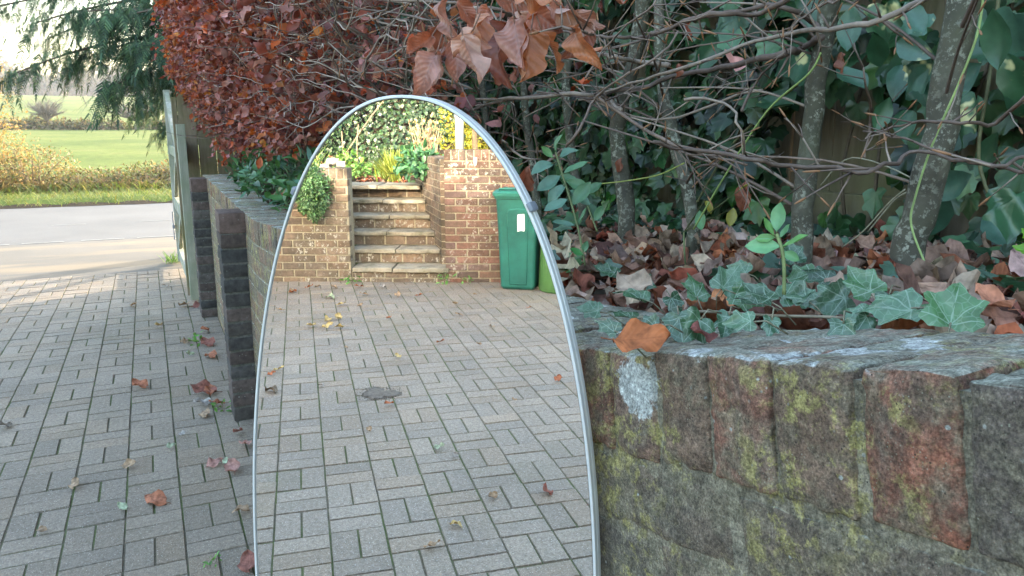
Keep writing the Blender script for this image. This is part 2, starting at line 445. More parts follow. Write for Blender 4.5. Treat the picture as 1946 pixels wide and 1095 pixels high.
def slab():
    k = NT('step_slab')
    c = k.ramp(k.noise(9, 6, .65), [(.3, (.18, .16, .122)), (.7, (.33, .30, .24))])
    c = k.mix(k.ramp(k.noise(5, 4, w=2.0), [(.5, 0.0), (.68, .7)]), c, (.075, .075, .045))
    sp = k.ramp(k.vor(60), [(.08, 1.0), (.16, 0.0)])
    c = k.mix(k.math('MULTIPLY', sp, .5), c, (.45, .44, .4))
    k.col(c).rough(.9, .2); k.bump(k.noise(70, 7, .7), .7, .005); return k.m
M['slab'] = slab()
def paver():
    k = NT('block_paver')
    c = k.attr()
    big = k.ramp(k.noise(.9, 4, .6), [(.3, .80), (.7, 1.18)])
    c = k.mix(1.0, c, big, 'MULTIPLY')
    c = k.mix(1.0, c, k.ramp(k.noise(60, 6, .8), [(.36, .70), (.5, 1.0), (.64, 1.28)]), 'MULTIPLY')
    g = k.noise(190, 3, .6)
    c = k.mix(1.0, c, k.ramp(g, [(.25, .72), (.5, 1.0), (.75, 1.3)]), 'MULTIPLY')
    sp = k.ramp(k.vor(125), [(.18, 1.0), (.30, 0.0)])
    pick = k.ramp(k.noise(130, 2), [(.52, 0.0), (.58, 1.0)])
    c = k.mix(k.math('MULTIPLY', k.math('MULTIPLY', sp, pick), .85), c, (.50, .47, .43))
    sp2 = k.ramp(k.vor(190), [(.12, 1.0), (.22, 0.0)])
    c = k.mix(k.math('MULTIPLY', k.math('MULTIPLY', sp2, k.ramp(k.noise(90, 2), [(.55, 0.0), (.6, 1.0)])), .6), c, (.05, .05, .05))
    gr = k.ramp(k.noise(1.3, 5, .7, w=4.0), [(.55, 0.0), (.72, .28)])
    c = k.mix(gr, c, (.09, .10, .055))
    k.col(c).rough(k.ramp(k.noise(40, 3), [(.3, .62), (.7, .85)]), .4)
    k.bump(k.math('ADD', k.noise(160, 6, .75), k.math('MULTIPLY', k.vor(150), .6)), 1.0, .004); return k.m
M['paver'] = paver()
def jointmat():
    k = NT('mossy_joint_sand')
    c = k.ramp(k.noise(90, 4), [(.3, (.075, .065, .05)), (.7, (.155, .135, .10))])
    c = k.mix(k.ramp(k.noise(2.0, 5, .7), [(.42, 0.0), (.54, .95)]), c, k.ramp(k.noise(70, 3), [(.3, (.06, .075, .032)), (.7, (.115, .14, .062))]))
    k.col(c).rough(1, .1); k.bump(k.noise(150, 5), 1, .004); return k.m
M['joint'] = jointmat()
def tarmac(name, a, b, dirt=None):
    k = NT(name)
    c = k.ramp(k.noise(.6, 5, .6), [(.3, a), (.7, b)])
    c = k.mix(1.0, c, k.ramp(k.noise(160, 3), [(.3, .75), (.7, 1.25)]), 'MULTIPLY')
    if dirt:
        st = k.n.new('ShaderNodeMapping'); st.inputs['Scale'].default_value = (.35, 1.6, 1); k.L(k.pos, st.inputs[0])
        c = k.mix(k.ramp(k.noise(1.0, 5, .6, vec=st.outputs[0]), [(.45, 0.0), (.62, .8)]), c, dirt)
    k.col(c).rough(.85, .35); k.bump(k.noise(180, 4), .5, .004); return k.m
M['road'] = tarmac('worn_asphalt', (.080, .083, .088), (.108, .110, .115))
M['apron'] = tarmac('old_tarmac', (.085, .082, .077), (.12, .112, .102), (.19, .155, .11))
M['paint'] = simple('worn_white_paint', (.20, .20, .20), .7, .3, var=.35, scale=9)
def grass(name, a, b, c3, s1=.25, s2=3):
    k = NT(name)
    c = k.ramp(k.noise(s1, 5, .6), [(.3, a), (.55, b), (.8, c3)])
    c = k.mix(1.0, c, k.ramp(k.noise(s2, 5, .7), [(.3, .75), (.7, 1.3)]), 'MULTIPLY')
    k.col(c).rough(.95, .1); k.bump(k.noise(s2 * 3, 4), .8, .05); return k.m
M['field'] = grass('field_grass', (.056, .088, .019), (.098, .125, .03), (.14, .135, .048), .16, 2.5)
M['farfield'] = grass('far_field_grass', (.13, .17, .06), (.18, .20, .08), (.22, .20, .10), .03, .6)
M['soil'] = simple('leafy_soil', (.045, .034, .024), .95, .1, var=.5, scale=30, bump=(60, .9, .01))
M['blade'] = leaf_mat('grass_blade', .35, .6, .3, .25, 3)
def wood(name, a, b, green):
    k = NT(name)
    st = k.n.new('ShaderNodeMapping'); st.inputs['Scale'].default_value = (14, 14, 1.6); k.L(k.pos, st.inputs[0])
    c = k.ramp(k.noise(3, 6, .6, vec=st.outputs[0]), [(.3, a), (.7, b)])
    c = k.mix(k.ramp(k.noise(3.5, 5, .65), [(.42, 0.0), (.62, .75)]), c, green)
    k.col(c).rough(.85, .25); k.bump(k.noise(6, 6, .6, vec=st.outputs[0]), .5, .003); return k.m
M['fence'] = wood('weathered_fence_board', (.12, .095, .065), (.24, .19, .135), (.12, .12, .05))
M['gate'] = wood('pale_weathered_gate_timber', (.24, .245, .21), (.40, .40, .36), (.20, .235, .15))
M['gate_green'] = wood('algae_green_gate_timber', (.20, .205, .165), (.32, .325, .265), (.19, .215, .145))
def mirror_mat():
    k = NT('mirror_glass'); k.col((.93, .94, .93)).rough(.0); k.bsdf.inputs['Metallic'].default_value = 1.0; return k.m
M['mirror'] = mirror_mat()
M['alu'] = simple('brushed_aluminium', (.60, .62, .64), .34, .5, .3, .08, 30)
M['clip'] = simple('grey_plastic_clip', (.16, .18, .22), .4, .5, 0, .1, 30)
M['backing'] = simple('mirror_backing_board', (.12, .10, .08), .8, .3, 0, .1, 30)
M['bin'] = simple('green_bin_plastic', (.012, .105, .084), .45, .5, 0, .3, 7, bump=(90, .12, .001))
M['bin_lid'] = simple('green_bin_lid_plastic', (.022, .145, .112), .45, .5, 0, .25, 7, bump=(90, .12, .001))
M['bin2'] = simple('light_green_plastic', (.075, .17, .05), .4, .5, 0, .12, 4, bump=(90, .1, .001))
M['rubber'] = simple('black_rubber', (.012, .012, .012), .6, .4, 0, .1, 30)
M['label'] = simple('white_label_paper', (.75, .76, .76), .6, .3, 0, .08, 60)
M['ink'] = simple('grey_print', (.28, .30, .31), .7, .2, 0, .05, 60)
M['galv'] = simple('galvanised_steel', (.52, .52, .50), .42, .5, .5, .15, 12)
M['plastic_white'] = simple('white_plastic', (.78, .78, .77), .4, .5, 0, .05, 30)
M['stone'] = simple('pale_rubble', (.34, .31, .27), .9, .2, 0, .3, 20, bump=(60, .6, .004))

# ------------------------------------------------------------------ leaf templates
T_BEECH = [blade_tpl(i, 1, 5, random.uniform(.5, .66), random.uniform(.2, 1.2), random.uniform(.3, 1.3), .14, .45, twist=random.uniform(-1.2, 1.2)) for i in range(16)]
T_BEECH_N = [blade_tpl(40 + i, 6, 18, random.uniform(.50, .62), random.uniform(.2, 1.3), random.uniform(.1, .7), .11, .45, twist=random.uniform(-1.1, 1.1)) for i in range(14)]
T_LITTER = [blade_tpl(80 + i, 2, 6, random.uniform(.55, .8), random.uniform(.1, .9), random.uniform(.2, 1.1), .13, .45, twist=random.uniform(-1, 1)) for i in range(14)]
T_LITTER_N = [blade_tpl(120 + i, 5, 12, random.uniform(.6, .85), random.uniform(.0, .5), random.uniform(.1, .6), .10, .45, twist=random.uniform(-.6, .6)) for i in range(10)]
T_IVY = [ivy_tpl(i, 1) for i in range(8)]
T_IVY_N = [ivy_tpl(50 + i, 5, random.uniform(.1, .55), .06, random.choice((1, .85, .75, 1.05))) for i in range(14)]
T_OVAL = [blade_tpl(160 + i, 1, 4, .55, .35, .35, .02, .5) for i in range(6)]
T_OVAL_N = [blade_tpl(180 + i, 3, 8, .56, .4, .35, .02, .5) for i in range(6)]
T_STRIP = [(np.array([(-.09, 0, 0), (.09, 0, 0), (.07, .6, .03), (-.07, .6, .03), (0, 1, -.02)]), np.array([(0, 1, 2), (0, 2, 3), (3, 2, 4)]), np.zeros((5, 2)))]
T_BLADE = [(np.array([(-.03, 0, 0), (.03, 0, 0), (.022, .55, .06 + .05 * i), (-.022, .55, .06 + .05 * i), (0, 1, .25 + .1 * i)]), np.array([(0, 1, 2), (0, 2, 3), (3, 2, 4)]), np.zeros((5, 2))) for i in range(3)]

C_BEECH = [(c[0] * 1.28, c[1] * 1.12, c[2] * 1.15) for c in [(.15, .060, .042), (.19, .075, .048), (.13, .055, .045), (.22, .095, .06), (.27, .15, .115), (.10, .042, .034), (.30, .095, .03), (.19, .095, .072), (.24, .13, .10), (.29, .18, .145)]]
C_BEECH_O = [(.34, .10, .018), (.28, .075, .018), (.20, .06, .025), (.14, .045, .03), (.38, .15, .03)]
C_LITTER = [(c[0] * 1.0, c[1] * .98, c[2] * .95) for c in [(.30, .20, .155), (.36, .26, .21), (.22, .13, .10), (.19, .07, .05), (.26, .085, .045), (.15, .08, .065), (.33, .22, .165), (.38, .15, .075), (.25, .18, .145), (.42, .33, .26), (.28, .18, .14)]]
C_IVY = [(.021, .060, .020), (.032, .080, .028), (.014, .040, .016), (.045, .105, .038), (.062, .132, .062), (.026, .078, .018), (.010, .027, .012)]
C_IVY_B = [(.050, .105, .070), (.066, .125, .085), (.040, .088, .052), (.05, .115, .055), (.056, .10, .072), (.034, .075, .048)]

def rand_dirs(n, up=0.0):
    v = RNG.normal(0, 1, (n, 3)); v[:, 2] += up; return norm(v)

# ================================================================== ground and setting
def ground_z(x, y):
    if y < 17.95: z = -.035
    elif y < 20.6: z = -.035 + .16 * min(1, (y - 17.95) / .5)
    else: z = .12
    if y > 22: z += .0245 * (min(y, 88) - 22)
    if y > 88: z += .066 * (min(y, 270) - 88) * .85
    if y > 270: z += .02 * (min(y, 600) - 270)
    z += .04 * mnoise.noise(Vector((x * .15, y * .15, 0))) * (1 if y > 22 else .3)
    return z
def build_ground():
    ys = [-60, -20, -6, 0, 5, 9, 12, 15, 17.9, 18.15, 18.4, 19, 20, 20.6, 22, 24, 27, 30, 35, 40, 50, 60, 70, 80, 88, 95, 110, 140, 180, 220, 270, 350, 450, 600, 1000]
    xs = [-900, -500, -300, -200, -140, -100, -70, -50, -35, -25, -18, -12, -9, -6, -3, 0, 3, 6, 12, 20, 35, 60, 100, 200, 400, 900]
    mb = MB(); V = [(x, y, ground_z(x, y)) for y in ys for x in xs]
    n = len(xs)
    Fc = [(j * n + i, j * n + i + 1, (j + 1) * n + i + 1, (j + 1) * n + i) for j in range(len(ys) - 1) for i in range(n - 1)]
    mb.add(V, Fc); struct(mb.build('field', M['field'], smooth=True))
build_ground()
def sheet(name, x0, x1, y0, y1, z, mat, n=1):
    mb = MB(); mb.add([(x0, y0, z), (x1, y0, z), (x1, y1, z), (x0, y1, z)], [(0, 1, 2, 3)]); return mb.build(name, mat)
struct(sheet('tarmac_apron', -9, 6, 9.12, 12.08, -.006, M['apron']))
struct(sheet('road', -120, 120, 12.08, 17.95, -.008, M['road']))
mb = MB()
x = -60.0
while x < 40:   # worn give-way dashes along the near road edge and a thin centre line
    L = random.uniform(.5, .62); mb.add([(x, 12.14, -.003), (x + L, 12.14, -.003), (x + L, 12.20, -.003), (x, 12.20, -.003)], [(0, 1, 2, 3)]); x += L + random.uniform(.02, .3)
x = -60.0
while x < 40:
    mb.add([(x, 14.38, -.003), (x + .5, 14.38, -.003), (x + .5, 14.42, -.003), (x, 14.42, -.003)], [(0, 1, 2, 3)]); x += 1.3
struct(mb.build('road_marking', M['paint']))

# block paving, basket weave of brick pairs, every block its own bevelled face
def build_pavers():
    cell = .206; g = .0026; ch = .003; mb = MB(); quads = []
    base = [(.218, .178, .138), (.208, .171, .134), (.228, .186, .144), (.20, .167, .134), (.222, .174, .129), (.226, .187, .148)]
    V = []; Fc = []; C = []; n = 0
    x0, y0 = -7.2, -5.0
    nx = int((.425 - x0) / cell); ny = int((9.12 - y0) / cell)
    for i in range(nx + 1):
        for j in range(ny):
            bx = .42 - (i + 1) * cell; by = 9.12 - (j + 1) * cell
            par = (i + j) % 2
            for k in range(2):
                if par: a = (bx, bx + cell, by + k * cell / 2, by + (k + 1) * cell / 2)
                else: a = (bx + k * cell / 2, bx + (k + 1) * cell / 2, by, by + cell)
                gx = g * .5 + random.uniform(-.0005, .0016); gy = g * .5 + random.uniform(-.0005, .0016)
                xa, xb, ya, yb = a[0] + gx, a[1] - gx, a[2] + gy, a[3] - gy
                # lumps and settlement
                zc = .006 * mnoise.noise(Vector((bx * .8, by * .8, 0))) + random.uniform(-.0022, .0022)
                tx = random.uniform(-.012, .012); ty = random.uniform(-.012, .012)
                cx, cy = (xa + xb) / 2, (ya + yb) / 2; rt = random.uniform(-.012, .012)
                o = []
                for (X, Y, Z) in ((xa, ya, -.009), (xb, ya, -.009), (xb, yb, -.009), (xa, yb, -.009), (xa + ch, ya + ch, 0), (xb - ch, ya + ch, 0), (xb - ch, yb - ch, 0), (xa + ch, yb - ch, 0)):
                    dx, dy = X - cx, Y - cy
                    o.append((cx + dx - rt * dy, cy + dy + rt * dx, Z + zc + tx * dx + ty * dy))
                V += o
                Fc += [(n + 4, n + 5, n + 6, n + 7), (n, n + 1, n + 5, n + 4), (n + 1, n + 2, n + 6, n + 5), (n + 2, n + 3, n + 7, n + 6), (n + 3, n, n + 4, n + 7)]
                c = np.array(random.choice(base)) * random.uniform(.90, 1.08)
                C += [tuple(c * .9)] * 4 + [tuple(c)] * 4; n += 8
    mb.add(V, np.array(Fc), col=np.array(C)); struct(mb.build('driveway', M['paver']))
    jx = np.linspace(-7.3, .44, 90); jy = np.linspace(-5.1, 9.118, 160)
    jv = [(a, b, -.0045 + .006 * mnoise.noise(Vector(((a - .1) * .8, (b - .1) * .8, 0))) - (.012 if a < -7.1 or b < -4.9 else 0)) for b in jy for a in jx]
    mj = MB(); mj.add(jv, [(j * 90 + i, j * 90 + i + 1, (j + 1) * 90 + i + 1, (j + 1) * 90 + i) for j in range(159) for i in range(89)])
    struct(mj.build('driveway_joints', M['joint'], smooth=True))
build_pavers()
# sunken dirty patch in the paving that the mirror shows
pc = np.array(mir_z(722, 748, .0)); pa = np.array(mir_z(775, 745, .0)) - np.array(mir_z(672, 745, .0)); pb = np.array(mir_z(722, 733, .0)) - np.array(mir_z(722, 764, .0))
mb = MB(); ring = []
for i in range(64):
    a = 2 * pi * i / 64; r_ = .34 * (1 + .28 * mnoise.noise(Vector((cos(a) * 1.1, sin(a) * 1.1, 9))) * 2.4 + .26 * mnoise.noise(Vector((cos(a) * 6, sin(a) * 6, 1))))
    ring.append(tuple(pc + pa * r_ * cos(a) + pb * r_ * sin(a) + np.array((0, 0, .0035))))
mb.add([tuple(pc + np.array((0, 0, .007)))] + ring, [(0, 1 + (i + 1) % 64, 1 + i) for i in range(64)])
for i in range(260):
    a = random.uniform(0, 2 * pi); r_ = abs(random.gauss(.27, .10)); q = pc + pa * r_ * cos(a) * 1.1 + pb * r_ * sin(a) * 1.1; h_ = random.uniform(.0006, .0018)
    mb.box((q[0] - h_ * 1.4, q[1] - h_ * 1.2, .001), (q[0] + h_ * 1.4, q[1] + h_ * 1.2, .004 + h_))
k = NT('dark_crumbled_soil'); k.col(k.ramp(k.noise(40, 5), [(.3, (.095, .082, .068)), (.7, (.165, .142, .12))])).rough(.95, .1); k.bump(k.noise(90, 6), 1, .008)
tag(mb.build('soil_patch', k.m), 'dark patch of crumbled soil on the paving in front of the steps', 'soil patch', kind='stuff')

# ================================================================== right garden wall
PROF = [(-3, 1.55), (-1, 1.50), (0, 1.41), (.27, 1.358), (.42, 1.325), (.68, 1.268), (1.1, 1.225), (1.7, 1.20), (2.4, 1.175), (3.1, 1.135), (3.7, 1.10), (4.3, 1.10), (5.5, 1.125), (7.0, 1.135), (12, 1.135)]
def topz(y):
    for (a, za), (b, zb) in zip(PROF[:-1], PROF[1:]):
        if y <= b:
            t = (y - a) / (b - a); return za + (zb - za) * t
    return PROF[-1][1]
WX = .42; CT = .108
BR = [(.20, .12, .09), (.25, .125, .09), (.16, .11, .085), (.29, .12, .08), (.13, .105, .09), (.22, .15, .11)]
wall = empty('brick_wall', (WX + .1, 3, 0), 'mossy brick garden wall beside the driveway with a lichen-spotted brick-on-edge top', 'wall')
mb = MB(); y = -1.3212; i = 0
while y < 7.0:
    near = y < 1.15
    w = .0722 + random.uniform(-.002, .002); pitch = .0755
    sl_ = (topz(y + .06) - topz(y - .02)) / .08; th = atan(sl_)
    ay = (0, cos(th), sin(th)); az = (0, -sin(th), cos(th)); axx = (1, 0, 0)
    zc = topz(y + w / 2) - CT / 2 + random.uniform(-.003, .003)
    c = np.array(random.choice(BR)) * random.uniform(.8, 1.15)
    ox = random.uniform(-.004, .003)
    mb.rbox((WX + .1075 + ox, y + w / 2, zc), (axx, ay, az), (.1075, w / 2, CT / 2), .005 if near else .004, (22, 9, 13) if near else (2, 1, 1), .0026 if near else .0, c, i)
    y += pitch; i += 1
mb.build('coping', M['coping'], wall, smooth=True)
mb = MB()
Yp = [v for v in np.arange(-1.3, 7.06, .1)]
V = []; 
for yy in Yp:
    zt = topz(yy) - .008
    V += [(WX + .003, yy, -.1), (WX + .003, yy, zt - CT), (WX + .0075, yy, zt), (WX + .204, yy, zt), (WX + .204, yy, .3)]
Fc = []
for j in range(len(Yp) - 1):
    for q in range(4): Fc.append((j * 5 + q, j * 5 + q + 1, (j + 1) * 5 + q + 1, (j + 1) * 5 + q))
n = len(Yp) - 1
Fc += [(0, 4, 3, 2, 1), tuple(n * 5 + q for q in range(5))]
mb.add(V, Fc, col=(.25, .22, .165)); mb.build('mortar_core', M['coping'], wall)
mb = MB(); k_ = 0
zoff = CT + .010
course = 0
while zoff < 1.5:
    y = -1.3 - random.uniform(0, .1) - (.1125 if course % 2 else 0)
    hdr = course % 4 == 3
    while y < 7.0:
        L = (.1025 if hdr else .215)
        ym = y + L / 2; zt = topz(ym) - zoff - .0325
        if zt > -.03:
            near = ym < 1.2 and zoff < .6
            sl_ = (topz(ym + .06) - topz(ym - .06)) / .12; th = atan(sl_)
            c = np.array(random.choice(BR)) * .55 + np.array((.22, .195, .15)) * .38
            mb.rbox((WX + .05 + random.uniform(-.0005, .002), ym, zt), ((1, 0, 0), (0, cos(th), sin(th)), (0, -sin(th), cos(th))), (.05, L / 2 - .001, .0345), .006 if near else .005, (2, 22, 8) if near else (1, 1, 1), .003 if near else 0, c, k_)
        y += L + .006; k_ += 1
    zoff += .075; course += 1
mb.build('brickwork', M['coping'], wall, smooth=True)
# two projecting piers
def pier(y, ztop, lean=0):
    p = MB(); m2 = MB(); zz = .0; k = 0
    m2.box((.306, y + .004, -.05), (WX + .02, y + .222, ztop - .01)); 
    hs = [.0655] * int(ztop / .0755); z = 0
    nC = int(round((ztop - .108) / .0755)); ph = (ztop - .108) / nC
    for j in range(nC):
        c = np.array(random.choice([(.062, .058, .056), (.078, .069, .064), (.053, .051, .05), (.085, .066, .06)])) * random.uniform(.75, 1.2)
        p.rbox((.361, y + .113, z + ph / 2), ((1, 0, 0), (0, 1, 0), (0, 0, 1)), (.0625 + random.uniform(-.002, .002), .1125, ph / 2 - .004), .005, (2, 3, 1), .002, c, j + int(y * 10))
        z += ph
    c = np.array((.115, .08, .07))
    p.rbox((.361, y + .113, z + .054), ((1, 0, 0), (0, 1, 0), (0, 0, 1)), (.064, .114, .053), .006, (2, 3, 2), .002, c, 99)
    return p, m2
for (y, zt, lb) in ((4.034, 1.103, 'nearer'), (6.551, 1.134, 'farther')):
    p, m2 = pier(y, zt)
    o = p.build('pier', M['pier'], wall, smooth=True)
    m2.build('pier_mortar', M['mortar_dark'], o)

# planting bed behind the wall
def bedz(x, y):
    b = topz(y) - .045
    return b + .03 * min(1, max(0, (x - .66) / .5)) + .02 * mnoise.noise(Vector((x * 4, y * 4, 0))) - (.05 if x < .66 else 0)
mb = MB(); xs = np.linspace(.62, 2.4, 26); ys = np.linspace(-1.5, 8.0, 110)
V = [(x, y, bedz(x, y)) for y in ys for x in xs]; n = len(xs)
mb.add(V, [(j * n + i, j * n + i + 1, (j + 1) * n + i + 1, (j + 1) * n + i) for j in range(len(ys) - 1) for i in range(n - 1)])
struct(mb.build('planting_bed', M['soil'], smooth=True))

# fence behind the bed
FX = 1.62
fence = empty('board_fence', (FX, 3, 1.1), 'old brown board fence behind the hedge, mostly smothered in ivy', 'fence')
y = -1.6
while y < 9.0:  # unseen last panel added beyond the hedge end to block sun on the paving
    mb = MB(); yy = y
    while yy < y + 1.8:
        w = .14; zt = 3.25 + random.uniform(-.01, .01)  # boards raised out of view to shade the steps across the drive
        zl = bedz(FX, yy) - .06 if yy < 7.3 else -.05  # added end boards reach the ground so low sun cannot pass beneath
        mb.rbox((FX + random.choice((0, .006)), yy + w / 2, (zl + zt) / 2), ((1, 0, 0), (0, 1, 0), (0, 0, 1)), (.008, w / 2 - .001, (zt - zl) / 2), .003, (1, 1, 1)); yy += w
    mb.build('panel', M['fence'], fence)
    mb = MB(); mb.rbox((FX - .012, y + .9, bedz(FX, y + .9) + .0), ((1, 0, 0), (0, 1, 0), (0, 0, 1)), (.014, .9, .14), .004); mb.build('gravel_board', M['fence'], fence)
    mb = MB(); mb.rbox((FX + .06, y, 1.9), ((1, 0, 0), (0, 1, 0), (0, 0, 1)), (.045, .045, .9), .004); mb.build('post', M['fence'], fence)
    y += 1.8
# short end fence facing the viewer by the gate
ef = empty('end_fence', (.8, 7.5, 1.1), 'short plain board fence panel between the gate and the copper hedge', 'fence')
mb = MB()
for i in range(8):
    mb.rbox((.36 + i * .15, 7.55 + (i % 2) * .004, 1.25), ((1, 0, 0), (0, 1, 0), (0, 0, 1)), (.073, .009, .58), .003)
mb.build('panel', M['fence'], ef)
mb = MB(); mb.rbox((.262, 7.58, .85), ((1, 0, 0), (0, 1, 0), (0, 0, 1)), (.022, .035, .95), .005); mb.build('post', M['fence'], ef)

# ================================================================== gate (standing open along the wall)
gate = empty('timber_gate', (.27, 9.5, 0), 'pale weathered timber driveway gate standing open beside the wall end', 'gate')
def bar(a, b, wx, wz, mat, name, up=(0, 0, 1)):
    A = Vector(a); B = Vector(b); d = (B - A).normalized(); s = Vector((1, 0, 0)); s = (s - d * s.dot(d)).normalized(); u = s.cross(d)
    m_ = MB(); m_.rbox((A + B) / 2, (s, d, u), (wx / 2, (B - A).length / 2, wz / 2), .004, (1, 3, 1), .0008); return m_.build(name, M[mat], gate, smooth=False)
g0 = (.285, 7.215); g1 = (.262, 9.50)
bar((g0[0], g0[1], .03), (g0[0], g0[1], 1.56), .07, .095, 'gate_green', 'stile')
bar((g1[0], g1[1], .03), (g1[0], g1[1], 1.95), .07, .11, 'gate', 'stile')
gl = lambda t, z: (g0[0] + (g1[0] - g0[0]) * t, g0[1] + (g1[1] - g0[1]) * t, z)
for z in (.13, .72, 1.30): bar(gl(.02, z), gl(.98, z), .045, .12 if z < 1 else .10, 'gate', 'rail')
bar(gl(.03, .20), gl(.5, .68), .035, .075, 'gate', 'brace'); bar(gl(.97, .20), gl(.5, .68), .035, .075, 'gate', 'brace')
bar(gl(.03, .78), gl(.5, 1.25), .035, .075, 'gate', 'brace'); bar(gl(.97, .78), gl(.5, 1.25), .035, .075, 'gate', 'brace')
mb = MB(); N_ = 12; pr = None
for i in range(N_):     # swept top rail rising to the hanging stile
    t0, t1 = i / N_, (i + 1) / N_
    zf = lambda t: 1.36 + .52 * (t ** 2.2)
    A = Vector(gl(.02 + t0 * .96, zf(t0))); B = Vector(gl(.02 + t1 * .96, zf(t1)))
    d = (B - A).normalized(); s_ = Vector((1, 0, 0)); u_ = s_.cross(d)
    mb.rbox((A + B) / 2, (s_, d, u_), (.024, (B - A).length / 2 + .003, .055), .003)
mb.build('swept_rail', M['gate'], gate)
mb = MB(); mb.rbox((g1[0] - .05, g1[1] - .1, .45), ((1, 0, 0), (0, 1, 0), (0, 0, 1)), (.012, .08, .02), .003); mb.tube([(g1[0] - .05, g1[1] - .16, .3), (g1[0] - .05, g1[1] - .16, .62)], .008)
mb.build('latch', M['clip'], gate)

# ================================================================== mirror
SHAPE = [(1.537, 0), (1.534, .035), (1.524, .082), (1.51, .094 * .98), (1.494, .112), (1.458, .134), (1.421, .156), (1.38, .178), (1.315, .200), (1.261, .214), (1.176, .2285), (1.087, .239), (1.0, .2445), (.9, .2465)]
import bisect
def half_w(z):
    zs = [1.537, 1.5345, 1.525, 1.512, 1.494, 1.458, 1.421, 1.38, 1.315, 1.261, 1.176, 1.087, 1.0, .9, .768]
    hs = [0, .038, .0745, .0935, .1125, .134, .1545, .177, .199, .2135, .228, .239, .2445, .2465, .247]
    # superellipse fitted to the survey
    a, b, p = .2435, .655, 2.22
    zc = .882
    if z < zc: return a
    return a * max(0, 1 - ((z - zc) / b) ** p) ** (1 / p)
def outline(n=96):
    pts = []
    for i in range(n + 1):
        th = pi * i / n
        a, b, p = .2435, .655, 2.22; c_, s_ = cos(th), sin(th)
        pts.append((-a * (1 if c_ > 0 else -1) * abs(c_) ** (2 / p), .882 + b * s_ ** (2 / p)))
    low = []
    for i in range(1, n):
        th = pi * i / n; a, b, p = .2435, .655, 2.22; c_, s_ = cos(th), sin(th)
        low.append((a * (1 if c_ > 0 else -1) * abs(c_) ** (2 / p), .66 - (.655) * s_ ** (2 / p)))
    return pts + low
ROLL = radians(1.3)
MCX = -.2415
def mpt(s, z, dep=0):      # s along the mirror from its centre, dep behind its face
    zc = .9; s2 = s * cos(ROLL) + (z - zc) * sin(ROLL); z2 = zc + (z - zc) * cos(ROLL) - s * sin(ROLL)
    s2 += MCX
    return (MP[0] + MD[0] * s2 + (-MN[0]) * dep * -1, MP[1] + MD[1] * s2 + MN[1] * dep, z2)
OUT = outline()
# MN points away from the viewer or towards: make 'behind' positive
if MN[0] * MP[0] + MN[1] * MP[1] < 0: MN = (-MN[0], -MN[1])
mirror = empty('oval_mirror', mpt(0, .0), 'tall oval mirror in a thin silver frame propped against the brick garden wall', 'mirror')
ins = lambda f: [(s * (1 - f / .2435), .77 + (z - .77) * (1 - f / .77)) for s, z in OUT]
mb = MB(); o1 = ins(.003)
mb.add([mpt(0, .77)] + [mpt(s, z) for s, z in o1], [(0, 1 + i, 1 + (i + 1) % len(o1)) for i in range(len(o1))])
mb.build('glass', M['mirror'], mirror)
mb = MB(); o2 = ins(.001)
mb.add([mpt(0, .77, .012)] + [mpt(s, z, .012) for s, z in o2], [(0, 1 + (i + 1) % len(o2), 1 + i) for i in range(len(o2))])
mb.build('backing', M['backing'], mirror)
mb = MB(); prof = [(.0020, .001), (.0020, -.0015), (.0014, -.0022), (-.0008, -.0022), (-.0014, -.0015), (-.0014, .0045), (-.0008, .0052), (-.0008, .0066), (-.0014, .0073), (-.0014, .0145), (-.0008, .0152), (.003, .0152), (.003, .012)]
V = []
for f, dep in prof: V += [mpt(s, z, dep) for s, z in ins(f)]
n = len(OUT); Fc = []
for k in range(len(prof)):
    k2 = (k + 1) % len(prof)
    for i in range(n):
        i2 = (i + 1) % n; Fc.append((k * n + i, k * n + i2, k2 * n + i2, k2 * n + i))
mb.add(V, Fc); mb.build('frame', M['alu'], mirror, smooth=False)
for sg, z in ((1, 1.428), (-1, 1.428)):
    hw = half_w(z)
    a = Vector(mpt(sg * (hw + .0035), z, .004)); 
    tz = Vector(mpt(sg * (half_w(z - .01) + .0035), z - .01, .004)) - Vector(mpt(sg * (half_w(z + .01) + .0035), z + .01, .004)); tz.normalize()
    nn = Vector((MN[0], MN[1], 0)); sx = nn.cross(tz).normalized()
    mb = MB(); mb.rbox(a, (sx, tz, nn), (.0026, .0050, .0075), .0012, (1, 1, 1)); mb.rbox(a + nn * .008 + sx * 0.002 * sg, (sx, tz, nn), (.003, .0032, .0042), .0012)
    mb.build('clip', M['clip'], mirror, smooth=True)
